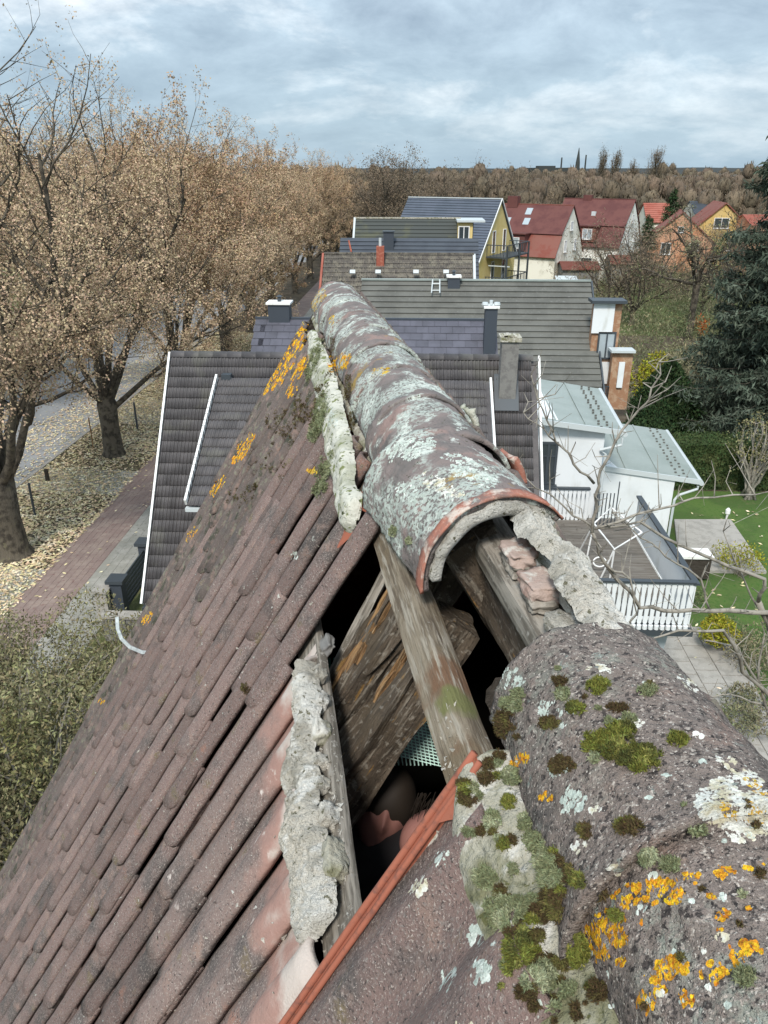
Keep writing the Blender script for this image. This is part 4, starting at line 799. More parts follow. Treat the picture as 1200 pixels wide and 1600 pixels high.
def lobe_crown(rg, rw, rh, top, nl_=13, nu=8, nv=5, nc=468):
    VV, FF, n = [], [], 0; CP = []
    for k in range(nl_):
        c_ = rg.normal(size=3)*np.array([.42, .42, .30])*np.array([rw, rw, rh])+np.array([0, 0, top-rh]); s_ = rg.uniform(.22, .44); se = rg.uniform(0, 90)
        for j in range(nv+1):
            for i in range(nu):
                th, ph = math.pi*j/nv, 6.2832*i/nu; d = np.array([math.sin(th)*math.cos(ph), math.sin(th)*math.sin(ph), math.cos(th)]); VV.append(c_+d*s_*np.array([rw, rw, rh])*(1+.22*noise.noise(Vector(d*2.2+se))))
        dd = rg.normal(size=(nc//nl_, 3)); dd[:, 2] = np.abs(dd[:, 2])*1.2-.2; dd /= np.linalg.norm(dd, axis=1)[:, None]; CP.append((c_+dd*s_*np.array([rw, rw, rh])*rg.uniform(.93, 1.12, (nc//nl_, 1)), dd))
        FF.append(np.array([(n+j*nu+i, n+(j+1)*nu+i, n+(j+1)*nu+(i+1) % nu, n+j*nu+(i+1) % nu) for j in range(nv) for i in range(nu)])); n += (nv+1)*nu
    P = np.concatenate([a for a, _ in CP]); dd = np.concatenate([b_ for _, b_ in CP]); k = len(P); ax = dd*.5+np.array([0, 0, .8])+rg.normal(size=(k, 3))*.25; ax /= np.linalg.norm(ax, axis=1)[:, None]
    sd_ = np.cross(ax, dd+rg.normal(size=(k, 3))*.3); sd_ /= np.linalg.norm(sd_, axis=1)[:, None]+1e-6; L_ = rg.uniform(.25, .85, (k, 1)); w_ = rg.uniform(.06, .16, (k, 1))
    CV = np.stack([P-ax*L_-sd_*w_*.6, P-ax*L_*.2+sd_*w_, P+ax*L_, P+ax*L_*.2-sd_*w_], 1).reshape(-1, 3)
    V = np.concatenate([np.array(VV), CV]); V[:, 2] = np.maximum(V[:, 2], .1); FF.append(np.arange(4*k).reshape(k, 4)+len(VV)); return V, np.concatenate(FF)
def forest(name, spots, m_w, m_l, seed):
    rg = np.random.RandomState(seed); LV, LF, n = [], [], 0
    for (x, y, s) in spots:
        a = rg.uniform(0, 6.28); c_, s_ = math.cos(a), math.sin(a); Rm = np.array([[c_, -s_, 0], [s_, c_, 0], [0, 0, 1]])*s; m_ = smalls[rg.randint(2)]
        q_, f_ = lobe_crown(rg, 4.7*s/.9, 5.8*s/.9, 12.3*s/.9); q_ = q_+np.array([x, y, 0]); LV.append(q_); LF.append(f_+n); n += len(q_)
    o = link(name, np_mesh(name, np.concatenate(LV), np.concatenate(LF), m_l)); return o
rg = np.random.RandomState(5); spots = []
for D, px0, px1, st, s in ((128, 470, 860, 27, .84), (146, 480, 1290, 27, .86), (168, 470, 1290, 25, .88), (200, 440, 1290, 22, .92), (245, 430, 1290, 20, .93), (310, 430, 1290, 17, .95), (420, 420, 1290, 13, .97)):
    px = px0
    while px < px1:
        p = atD(px+rg.uniform(-4, 4), 300, D+rg.uniform(-9, 9)); spots.append((p[0], p[1], s*rg.uniform(.80, 1.04))); px += st
tag(forest('forest', spots, 'bark', 'wood_crown', 3), 'brown leafless wood closing the view below the horizon', 'woodland', kind='stuff')
b = MB()
for D, h0, px0, px1 in ((195, 7.5, 300, 1500), (330, 9.5, 200, 1500)):
    n = 90; V = []
    for k in range(n):
        p = atD(px0+(px1-px0)*k/(n-1), 300, D); h = h0+1.6*noise.noise((k*.5, D, 0)); p2 = atD(px0+(px1-px0)*k/(n-1), 300, D+30); V += [(p[0], p[1], 0), (p[0], p[1], h), (p2[0], p2[1], h*1.05)]
    b.add(V, [(3*k, 3*k+3, 3*k+4, 3*k+1) for k in range(n-1)]+[(3*k+1, 3*k+4, 3*k+5, 3*k+2) for k in range(n-1)])
tag(b.build('wood_undergrowth', 'bark'), 'dense brown undergrowth inside the far wood', 'undergrowth', kind='stuff')
def poplar(px, py_top, Y, w, label, n=2600):
    a = atY(px, py_top, Y); H = a[2]; rg = np.random.RandomState(int(px)); o = empty('poplar_tree', (a[0], Y, 0), 0, label, 'tree', None)
    b = MB(); b.tube([(0, 0, 0), (0, 0, H*.6), (0, 0, H*.97)], [.5, .3, .05], 5)
    P = []
    for k in range(46):
        an = rg.uniform(0, 6.28); z0 = rg.uniform(.2, .75)*H; L = rg.uniform(.15, .3)*H; rr = w*rg.uniform(.4, 1)*math.sin(min(1, (1-z0/H)*1.6)*math.pi/2)
        e = np.array([math.cos(an)*rr, math.sin(an)*rr, z0+L]); s = np.array([0, 0, z0-.05*H]); mid = (s+e)/2+np.array([math.cos(an), math.sin(an), 0])*rr*.35
        b.tube([s, mid, e], [.12, .08, .03], 3); 
        for t in rg.uniform(.3, 1, n//46): P.append(s+(e-s)*t+rg.normal(size=3)*.45)
    b.build('trunk', 'bark', o, local=True); v_, f_ = leaf_cards(np.array(P), .6, up=-1, aspect=.16, rng=rg)
    link('crown', np_mesh('crown', v_, f_, 'wood_far'), o, wmat(o).copy())
poplar(945, 228, 300, 2.2, 'slender bare poplar, leftmost of the group on the horizon'); poplar(965, 232, 300, 3.0, 'broad bare poplar in the middle of the group on the horizon'); poplar(993, 246, 300, 2.6, 'low bushy tree between the poplars on the horizon')
poplar(1029, 224, 290, 3.3, 'tall oval bare poplar standing alone right of the group on the horizon', 3600)
# leaf litter
rg = np.random.RandomState(9); n = 56000
X = np.where(rg.rand(n) < .84, rg.uniform(-16.6, -12.0, n), rg.uniform(-19.5, -16.6, n)); Y = rg.uniform(17, 62, n); dens = np.array([noise.noise((x*.35, y*.2, 3)) for x, y in zip(X, Y)])
edge = (X > -13.0)*.25+(Y < 24)*.25; keep = (dens+rg.uniform(-.5, .5, n)) > (-.28+edge); X, Y = X[keep], Y[keep]
X2 = rg.uniform(-23.5, -9.2, 5200); Y2 = rg.uniform(14, 60, 5200); keep2 = rg.uniform(0, 1, 5200) < np.where(X2 > -12.2, .22, .75)
X3 = rg.uniform(7, 22, 420); Y3 = rg.uniform(16, 29.5, 420); X = np.concatenate([X, X2[keep2], X3]); Y = np.concatenate([Y, Y2[keep2], Y3])
P = np.stack([X, Y, rg.uniform(.02, .06, len(X))], 1); k = len(P)
a = rg.uniform(0, 6.28, k); A = np.stack([np.cos(a), np.sin(a), rg.uniform(-.25, .25, k)], 1)*(.055+.04*rg.rand(k))[:, None]; Bv = np.stack([-np.sin(a), np.cos(a), rg.uniform(-.25, .25, k)], 1)*.035
V_ = np.stack([P-A, P-Bv, P+A, P+Bv], 1).reshape(-1, 3)
tag(link('fallen_leaves', np_mesh('fallen_leaves', V_, np.arange(4*k).reshape(k, 4), 'leaf_fallen')), 'pale yellow fallen leaves scattered over the verge', 'leaf litter', kind='stuff')
n = 26000; X = rg.uniform(-16.4, -12.2, n); Y = rg.uniform(17.5, 60, n); P = np.stack([X, Y, np.zeros(n)], 1); dens = np.array([noise.noise((x*.35, y*.2, 3)) for x, y in zip(X, Y)]); P = P[dens < .12+.3*(Y < 24)]; k = len(P)
h = rg.uniform(.05, .13, k); a = rg.uniform(0, 6.28, k); w_ = np.stack([np.cos(a), np.sin(a), a*0], 1)*.018; V_ = np.stack([P-w_, P+w_, P+np.stack([rg.normal(size=k)*.03, rg.normal(size=k)*.03, h], 1)], 1).reshape(-1, 3)
tag(link('verge_grass', np_mesh('verge_grass', V_, np.arange(3*k).reshape(k, 3), 'leaf_olive')), 'thin olive grass growing along the verge', 'grass', kind='stuff')
# bushes: crown of leaf cards on a twig frame
def bush(name, label, cat, c_, rx, ry, rz_, n, size, m, stems=24, group=None, seed=0, lobes=7, droop=0., sm='bark_light', up=-.5, aspect=.4, kind=None):
    rg = np.random.RandomState(seed+int(abs(c_[0]*10))); o = empty(name, (c_[0], c_[1], 0), 0, label, cat, group)
    L = [(rg.normal(size=3)*np.array([.5, .5, .32])*np.array([rx, ry, rz_]), rg.uniform(.42, .7)) for _ in range(lobes)]
    P = []
    for ctr, s in L:
        d = rg.normal(size=(n//lobes, 3)); d /= np.linalg.norm(d, axis=1)[:, None]; rr = rg.uniform(.35, 1, n//lobes)**.45
        P.append(ctr+d*rr[:, None]*np.array([rx, ry, rz_])*s)
    P = np.concatenate(P)+np.array([0, 0, rz_*.95]); P[:, 2] = np.abs(P[:, 2]-.05)+.05
    v_, f_ = leaf_cards(P, size, up=up, jitter=.45, aspect=aspect, rng=rg)
    b = MB()
    for k in range(stems):
        e = P[rg.randint(len(P))]; s = np.array([rg.normal()*.15*rx, rg.normal()*.15*ry, 0]); mid = (s+e)/2+rg.normal(size=3)*.12*rx; mid[2] = e[2]*.6
        b.tube([s, mid, e*(1, 1, 1.03)], [.02*rz_, .012*rz_, .004*rz_], 4, False)
    b.build('stems', sm, o, local=True); link('foliage', np_mesh('foliage', v_, f_, m), o, wmat(o).copy(), None)
    return o
# big shrub masses below our roof on the left
for k, (x, y, rx, ry, rz_, n, lab) in enumerate((
    (-8.6, 12.6, 2.0, 1.9, 1.75, 30000, 'dense olive green shrub mass below the old roof, nearest the paved path'),
    (-7.0, 10.0, 2.1, 2.0, 2.0, 30000, 'dense olive green shrub directly under the left eaves of the old roof'),
    (-9.6, 9.6, 2.2, 2.2, 1.6, 24000, 'tangled olive shrub at the lower left edge of the picture'),
    (-6.9, 14.6, 1.5, 1.4, 1.35, 16000, 'dark green shrub tucked in front of the low stone wall'))):
    bush('garden_shrub', lab, 'shrub', (x, y), rx, ry, rz_, n, .085, 'leaf_olive', stems=150, seed=k, lobes=12, sm='twig_pale', aspect=.38)
bush('dark_shrub', 'small yellow flecked shrub squeezed between the fence and the tiled house', 'shrub', (-7.2, 19.6), .9, 1.3, .6, 3500, .08, 'leaf_olive', seed=3)
# garden right side
bush('yellow_bush', 'bright yellow green bush right of the brick wing', 'bush', (11.9, 38.2), 1.0, 1.2, 1.9, 3800, .16, 'leaf_yellow', seed=2)
p = atz(835, 440, 0); bush('round_bush', 'round olive bush in front of the cream house', 'bush', (p[0], p[1]-3), 2.0, 2.0, 1.6, 4200, .2, 'leaf_olive', seed=4)
p = atz(405+1000-330, 532, 0)
def conifer_cone(name, label, c_, H, rad, n, m, size=.14, seed=1, shape=.75):
    rg = np.random.RandomState(seed); o = empty(name, (c_[0], c_[1], 0), 0, label, 'conifer'); 
    z = rg.uniform(0, 1, n)**.9; a = rg.uniform(0, 6.28, n); lob = 1+.10*np.sin(a*5+z*9)+.07*np.sin(a*11-z*23); rr = rad*np.minimum(1, (1-z)*1.9)**shape*lob*rg.uniform(.72, 1.02, n)
    P = np.stack([np.cos(a)*rr, np.sin(a)*rr, z*H], 1); v_, f_ = leaf_cards(P, size, up=-.8, jitter=.4, aspect=.5, rng=rg)
    MB().tube([(0, 0, 0), (0, 0, H*.9)], [.12, .03], 6).build('trunk', 'bark', o, local=True)
    b = MB(); ns, nr = 18, 14
    for j in range(nr):
        for i in range(ns): t = j/(nr-1)*.97; aa = 6.283*i/ns; rv = rad*.78*min(1, (1-t)*1.9)**shape*(1+.1*math.sin(aa*5+t*9)); b.v.append((math.cos(aa)*rv, math.sin(aa)*rv, t*H))
    b.f = [(j*ns+i, j*ns+(i+1) % ns, (j+1)*ns+(i+1) % ns, (j+1)*ns+i) for j in range(nr-1) for i in range(ns)]; inner = b.build('inner_foliage', m, o, local=True, smooth=True)
    link('foliage', np_mesh('foliage', v_, f_, m), o, wmat(o).copy()); return o
conifer_cone('thuja', 'dark green clipped conical conifer beside the brick wing', (11.55, 35.6), 3.95, 1.55, 16000, 'leaf_dark', seed=2)
conifer_cone('thuja', 'low dark evergreen tucked between the annex roof and the conical conifer', (9.7, 31.6), 2.9, 1.5, 9000, 'leaf_dark', seed=5)
def hedge(label, x0, x1, y0, y1, h, n, m='leaf_hedge', size=.09, seed=0, name='hedge'):
    rg = np.random.RandomState(seed); o = empty(name, ((x0+x1)/2, (y0+y1)/2, 0), 0, label, 'hedge'); b = MB()
    nx_, nz_, ny_ = 40, 8, 5; W = []
    def f(x, y, z): d = .07*fb(x, y, z, 1.4); return (x+d, y+d, z+d)
    for j in range(nz_+1):
        for i in range(nx_+1): W.append(f(x0+(x1-x0)*i/nx_, y0+.05, h*j/nz_))
    for j in range(1, ny_+1):
        for i in range(nx_+1): W.append(f(x0+(x1-x0)*i/nx_, y0+(y1-y0)*j/ny_, h))
    b.add(W, [(j*(nx_+1)+i, j*(nx_+1)+i+1, (j+1)*(nx_+1)+i+1, (j+1)*(nx_+1)+i) for j in range(nz_+ny_) for i in range(nx_)])
    b.add([(x0, y0, 0), (x0, y1, 0), (x0, y1, h), (x0, y0, h)], [(0, 1, 2, 3)]); b.build('inner_foliage', m, o)
    k1 = int(n*.62); P1 = np.stack([rg.uniform(x0, x1, k1), y0+rg.normal(size=k1)*.06, rg.uniform(0, h, k1)], 1); k2 = n-k1
    P2 = np.stack([rg.uniform(x0, x1, k2), rg.uniform(y0, y1, k2), h+rg.normal(size=k2)*.05], 1); k3 = n//6; P3 = np.stack([x0+rg.normal(size=k3)*.05, rg.uniform(y0, y1, k3), rg.uniform(0, h, k3)], 1)
    v_, f_ = leaf_cards(np.concatenate([P1, P2, P3]), size, up=-.6, jitter=.4, aspect=.6, rng=rg); link('foliage', np_mesh('foliage', v_, f_, m), o); return o
hedge('long clipped dark hedge behind the lawn', 9.2, 26, 29.7, 31.2, 1.95, 26000, seed=1)
hedge('second dark hedge farther back, in front of the large conifer', 12.2, 26, 39.4, 40.6, 1.6, 9000, 'leaf_dark', .12, 2)
bush('clipped_bush', 'brownish green clipped bush just behind the long hedge, left one', 'bush', (12.7, 34.6), .8, .8, .72, 4000, .09, 'leaf_hedge', seed=6)
bush('clipped_bush', 'brownish green clipped bush just behind the long hedge, right one', 'bush', (14.4, 34.9), 1.1, .9, .75, 4500, .09, 'leaf_hedge', seed=7)
# multi-stemmed shrub in front of the hedge
sp_ = empty('pruned_shrub', (13.2, 28.9, 0), 0, 'pruned many stemmed pale shrub in front of the long hedge', 'shrub'); rg = np.random.RandomState(3); b = MB(); P = []
for k in range(17):
    a = rg.uniform(0, 6.28); rr = rg.uniform(.3, 1.0); h = rg.uniform(1.6, 3.7); pts = [np.array([rg.normal()*.12, rg.normal()*.12, 0])]
    for j in range(1, 7): t = j/6; pts.append(np.array([math.cos(a)*rr*t**1.2+rg.normal()*.05, math.sin(a)*rr*t**1.2+rg.normal()*.05, h*t]))
    b.tube(pts, [.06, .055, .05, .045, .04, .03, .012], 6)
    for j in (4, 5, 6, 6): e = pts[j]+rg.normal(size=3)*.25+(0, 0, .25); b.tube([pts[j], e], [.015, .005], 4, False); P += [e+rg.normal(size=3)*.1 for _ in range(14)]+[pts[j]+rg.normal(size=3)*.12 for _ in range(6)]
b.build('stems', 'twig_pale', sp_, local=True, smooth=True); v_, f_ = leaf_cards(np.array(P), .09, rng=rg); link('foliage', np_mesh('foliage', v_, f_, 'leaf_olive'), sp_, wmat(sp_).copy())
# loose perennials beside slab and path
for k, (px, py, rx, h, n, m, lab) in enumerate(((1130, 985, .55, .85, 2600, 'leaf_yellow', 'yellowing bush between the terrace corner and the lawn'), (1165, 870, .7, 1.0, 1500, 'leaf_yellow', 'sparse yellow leaved shrub at the right end of the slab'),
      (1165, 1005, .9, .8, 2600, 'leaf_scrub', 'brownish perennial clump beside the garden path'), (1180, 1110, .8, .6, 2400, 'leaf_scrub', 'low dry plants at the right edge beside the path'), (1075, 925, .4, .8, 900, 'leaf_scrub', 'thin leafy plant between terrace and slab'))):
    p = atz(px, py, h*.7); bush('garden_plant', lab, 'plant', (p[0], p[1]), rx, rx, h*.6, n, .08, m, seed=k+20, stems=20)
# scrub ground behind the hedges
rg = np.random.RandomState(12); P = []; S = []
for k in range(150):
    D = rg.uniform(44, 92); px = rg.uniform(925, 1290) if D > 55 else rg.uniform(1030, 1290); c0 = atD(px, 500, D); h = rg.uniform(.6, 2.1)*(1+(D > 60)*.75); n = int(360)
    if c0[0] < 10.5: continue
    d = rg.normal(size=(n, 3)); d /= np.linalg.norm(d, axis=1)[:, None]; P.append(np.array([c0[0], c0[1], h*.55])+d*rg.uniform(.2, 1, (n, 1))**.5*np.array([h*1.1, h*1.1, h*.6]))
P = np.concatenate(P); P[:, 2] = np.abs(P[:, 2]); v_, f_ = leaf_cards(P, .26, up=-.9, aspect=.2, rng=rg)
tag(link('garden_scrub', np_mesh('garden_scrub', v_, f_, 'leaf_scrub')), 'tangled brown and olive scrub filling the gardens behind the hedges', 'scrub', kind='stuff')
P = np.stack([rg.uniform(11, 34, 16000), rg.uniform(41, 56, 16000), np.zeros(16000)], 1); P[:, 2] = rg.uniform(0, .5, 16000)+.35*np.array([max(0, noise.noise((x*.5, y*.5, 1))) for x, y in P[:, :2]])
v_, f_ = leaf_cards(P, .3, up=-1.4, aspect=.16, rng=rg); tag(link('dry_perennials', np_mesh('dry_perennials', v_, f_, 'leaf_scrub')), 'dry tan garden growth between the far hedge and the bare tree', 'plants', kind='stuff')
o = bush('orange_shrub', 'small orange leaved shrub right of the bare tree trunk', 'bush', tuple(atz(1093, 520, .4)[:2]), .5, .5, .8, 500, .18, 'orange_leaf', seed=9)
# bare garden tree
V_, F_, T_ = grow_tree(77, H=9.6, trunk_h=4.2, trunk_r=.26, nl=(7, 8, 7, 3), spread=.8, up=.12, ratio=.5, wob=.2)
p = atz(1075, 532, 0); tree((np_mesh('trunk', V_, F_, 'bark', True), leaf_mesh('crown', T_, 2600, .12, 'leaf_scrub', 4, .2)), p[0], p[1], .6, 1.0, 'bare spreading garden tree in front of the orange house', None, 'garden_tree')
for k, (px, D, s) in enumerate(((960, 70, .62), (1000, 66, .58), (1110, 72, .62), (1150, 66, .66), (1035, 80, .6), (1190, 80, .7))):
    p = atD(px, 400, D); tree(farme0 if k % 2 else farme1, p[0], p[1], k*2.3, s, 'small twiggy tree in the scrub, '+{960: 'left end, below the white house', 1000: 'below the young spruce', 1110: 'just right of the spreading garden tree', 1150: 'below the ochre house', 1035: 'below the orange house', 1190: 'right end, beside the large conifer'}[px], 'small twiggy trees in the scrub', 'bare_tree')
# spruces with boughs
def spruce(label, x, y, H, base_r, seed, tiers=22, per=9, n=42, card=.16, z0=.08, m='needle', droop=.35, name='spruce_tree'):
    rg = np.random.RandomState(seed); o = empty(name, (x, y, 0), 0, label, 'tree'); b = MB(); b.tube([(0, 0, 0), (0, 0, H*.5), (0, 0, H)], [H*.018, H*.012, .02], 8); P = []; D_ = []
    for i in range(tiers):
        t = z0+(1-z0)*i/tiers; L0 = base_r*(1-t)**(.6 if base_r > 5 else .85)+.15
        for k in range(per):
            a = rg.uniform(0, 6.28); L = L0*rg.uniform(.6, 1.15); s = np.array([0, 0, t*H+rg.uniform(-.3, .3)]); dr = np.array([math.cos(a), math.sin(a), 0]); pts = [s]
            for j in range(1, 6): u = j/5; pts.append(s+dr*L*u+np.array([0, 0, -droop*L*(u-.3*u**3)*1.0+.12*L*u**3]))
            b.tube(pts, [.05*(1-t)+.015, .04*(1-t)+.012, .03, .02, .012, .006], 4, False)
            for _ in range(int(n*(.35+L/base_r+(.5 if base_r > 5 else 0)))):
                u = rg.uniform(.15, 1)**.7; j = min(int(u*5), 4); pt_ = pts[j]+(pts[j+1]-pts[j])*(u*5-j); side = np.cross(dr, (0, 0, 1.))*rg.normal()*.20*L*(1.1-u*.7)
                q_ = pt_+side+np.array([0, 0, -abs(rg.normal())*.10-.25*np.linalg.norm(side)]); P.append(q_)
    b.build('trunk', 'bark', o, local=True); v_, f_ = leaf_cards(np.array(P), card, up=.9, jitter=.5, aspect=.22, rng=rg); link('boughs', np_mesh('boughs', v_, f_, m), o, wmat(o).copy()); return o
spruce('large grey green conifer with drooping boughs filling the right edge', 16.3, 34.6, 17.4, 5.1, 4, tiers=42, per=12, n=230, card=.27, z0=.05)
p = atz(1002, 440, 0); spruce('dark young spruce in front of the white house', p[0], p[1], 7.4, 2.5, 6, tiers=20, per=9, n=60, card=.26, m='leaf_dark', droop=.15)
p = atY(1055, 293, 112); spruce('dark narrow spruce beside the bright red roof', p[0], p[1], p[2], 2.9, 8, tiers=22, per=9, n=50, card=.34, m='leaf_dark', droop=.15)
# bare fruit tree twigs reaching in from the right, in front of the terrace
ft = empty('fruit_tree', (4.6, 6.3, 0), 0, 'leafless fruit tree whose thin pale twigs cross the terrace and garden at the right', 'tree'); b = MB(); tw = MB(); rg = np.random.RandomState(21)
def path3(pts): return [atD(px, py, D) for px, py, D in pts]
def limb(pts, r0, r1, side=True):
    P = path3(pts); Q = [P[0]]
    for a, c_ in zip(P[:-1], P[1:]):
        for t in (1/3, 2/3, 1): Q.append(a+(c_-a)*t+(rg.normal(size=3)*.012 if t < 1 else 0))
    n = len(Q); b.tube(Q, [r0+(r1-r0)*i/(n-1) for i in range(n)], 6)
    if side:
        for i in range(1, n):
            for _ in range(2):
                if rg.rand() < .62:
                    L = rg.uniform(.12, .45); e = Q[i]+np.array([rg.normal()*.4, rg.normal()*.4, rg.uniform(.1, 1)])*L; mid = (Q[i]+e)/2+rg.normal(size=3)*.03
                    tw.tube([Q[i], mid, e], [.006, .004, .002], 4, False)
                    if rg.rand() < .5: e2 = mid+rg.normal(size=3)*.12; tw.tube([mid, e2], [.003, .0015], 3, False)
base = path3([(1290, 1290, 6.6)])[0]
b.tube([(base[0], base[1], 0), (base[0]+.05, base[1], 3), (base[0]-.05, base[1], 5.5), tuple(base)], [.16, .13, .10, .06], 8)
limb([(1290, 1290, 6.6), (1240, 1120, 6.6), (1205, 990, 6.5), (1185, 940, 6.4)], .055, .03)
limb([(1240, 1120, 6.6), (1160, 1050, 6.4), (1130, 985, 6.2), (1060, 985, 6.1), (985, 1010, 6.0)], .024, .007)
limb([(1205, 990, 6.5), (1200, 957, 6.4), (1110, 955, 6.3), (1060, 955, 6.2), (1000, 950, 6.1), (945, 880, 6.0), (925, 832, 5.9)], .028, .014)
limb([(925, 832, 5.9), (930, 775, 5.9), (938, 735, 5.9), (972, 672, 5.9), (1010, 630, 5.9), (1028, 592, 5.9), (1029, 566, 5.9)], .016, .005)
limb([(928, 755, 5.9), (896, 725, 5.8), (868, 690, 5.8), (848, 640, 5.8), (830, 585, 5.8)], .012, .004)
limb([(1185, 940, 6.4), (1195, 905, 6.3), (1110, 872, 6.3), (1000, 815, 6.2), (930, 826, 6.1), (880, 790, 6.1), (815, 740, 6.0)], .020, .005)
limb([(930, 826, 6.1), (1030, 795, 6.2), (1085, 778, 6.3), (1180, 773, 6.3)], .012, .008)
limb([(868, 690, 5.8), (850, 670, 5.8), (818, 645, 5.8)], .007, .003)
limb([(945, 880, 6.0), (985, 905, 6.0), (995, 960, 6.0), (970, 1000, 6.1)], .012, .004)
limb([(1110, 955, 6.3), (1095, 905, 6.3), (1040, 870, 6.2), (1000, 840, 6.2), (955, 800, 6.2)], .012, .004)
limb([(1240, 1120, 6.6), (1180, 1060, 6.5), (1150, 1010, 6.4), (1100, 1000, 6.3)], .018, .006)
limb([(1240, 1120, 6.6), (1190, 1100, 6.6), (1140, 1085, 6.5), (1100, 1090, 6.5)], .014, .005)
limb([(1205, 990, 6.5), (1160, 900, 6.4), (1130, 830, 6.3)], .012, .004); limb([(1290, 1290, 6.6), (1215, 1170, 6.6), (1185, 1060, 6.5), (1195, 990, 6.5)], .02, .008)
b.build('trunk', 'twig_pale', ft, smooth=True); tw.build('twigs', 'twig_pale', ft, kind='stuff')
# ================================================================== THE OLD HOUSE WE STAND ON
T0, T1 = -1.6, 5.16; SE = 6.6
Ho = FR(2, RC, -12)
old = empty('old_brick_house', tuple(Ho), AZ0, 'old steep house with weathered clay tiles, lichened ridge caps and a hole beside the ridge', 'house')
E_L, E_R = SL(0, SE), SR(0, SE)
def hz(p, z): p = np.array(p); return np.array([p[0], p[1], z])
b = MB()      # gable walls (thick), eaves walls
for t, th in ((T0+.1, .3), (T1-.35, .25)):
    A_, L_, R2_ = SL(t, .25, -.16), SL(t, SE-.3, -.16), SR(t, SE-.3, -.16); b.slab([hz(L_, 0), hz(R2_, 0), R2_, A_, L_], r*th)
b.build('gable_wall', 'brick_red', old)
b = MB()
for S_ in (SL, SR):
    a, c_ = S_(T0+.1, SE-.3, -.16), S_(T1-.1, SE-.3, -.16); qq = q*(.25 if S_ is SL else -.25); b.slab([hz(a, 0), hz(c_, 0), c_, a], qq)
b.build('side_wall', 'brick_red', old)
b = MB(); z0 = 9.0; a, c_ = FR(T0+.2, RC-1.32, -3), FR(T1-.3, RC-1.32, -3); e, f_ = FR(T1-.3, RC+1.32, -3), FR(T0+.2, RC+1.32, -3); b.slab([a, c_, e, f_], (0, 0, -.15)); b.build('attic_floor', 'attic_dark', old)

# ---- clay tiles. local: x = -r (towards us), y = up the slope, z = outward
PW, TL, TGA = .19, .76, .52
def clay_mesh(seed, w=PW, L=TL, head_red=False, nu=22, nv=16, roll=True, far=False):
    V = []; rgs = random.Random(seed); ox, oy = rgs.uniform(0, 50), rgs.uniform(0, 50); W = w+.016; u0 = w-(.112 if w < .3 else .145)
    def prof(u):
        z = .036*math.exp(-((u-u0*.48)/.034)**2) if w > .3 else .004*math.sin(u*30)
        if roll and u > u0:
            t = (u-u0)/(W-u0); z = .047*math.sin(min(1, t/.55)*math.pi/2)**1.2 if t < .55 else .047*math.cos((t-.55)/.45*math.pi*.33)
        return z
    us = list(np.linspace(0, u0, nu//2))+list(np.linspace(u0, W, nu-nu//2+1))[1:]
    for side in (0, 1):
        for j in range(nv+1):
            v = j/nv
            for u in us:
                Lr = L
                t = (u-u0)/(W-u0) if u > u0 else 0
                if roll and u > u0-.0: Lr = L-.040*(1-math.sqrt(max(0, 1-(2*t-1)**2))) if t > 0 else L-.03
                else: Lr = L-.03
                y = -Lr*v; d = .0028*noise.noise((u*14+ox, y*10+oy, 0))+.0012*noise.noise((u*55+ox, y*50+oy, 3)); z = prof(u)+d+.014*v
                zz = z if side == 0 else z-.014
                V.append((u+.002*noise.noise((y*20+ox, u*3, 1)), y, zz))
    n = len(us); m_ = n*(nv+1); F = []
    for j in range(nv):
        for i in range(n-1):
            a = j*n+i; F.append((a, a+n, a+n+1, a+1)); F.append((m_+a, m_+a+1, m_+a+n+1, m_+a+n))
    for i in range(n-1): a = nv*n+i; F.append((a, m_+a, m_+a+1, a+1)); F.append((i, i+1, m_+i+1, m_+i))
    for j in range(nv): a = j*n+n-1; F.append((a, a+n, m_+a+n, m_+a)); a = j*n; F.append((a, m_+a, m_+a+n, a+n))
    return V, F
def clay(seed, m, **k):
    V, F = clay_mesh(seed, **k); return MB().add(V, F).mesh('roof_tile', m, True)
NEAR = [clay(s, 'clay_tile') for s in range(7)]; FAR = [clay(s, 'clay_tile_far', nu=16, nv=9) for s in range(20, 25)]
rgt = random.Random(4); SLIP = [clay(s, 'clay_slipped', L=.88) for s in (51, 52, 53)]
def lay(me, t_far, s_head, name='roof_tile', lift=0., m=None, rot=0., kind=None, tilt=0.):
    O = SL(t_far, s_head, lift); X, Y, Zv = -r, -dnL, nL
    M = matF(X, Y, Zv, O) @ Matrix.Rotation(rot, 4, 'Z') @ Matrix.Rotation(tilt, 4, 'X'); return link(name, me, old, M, kind)
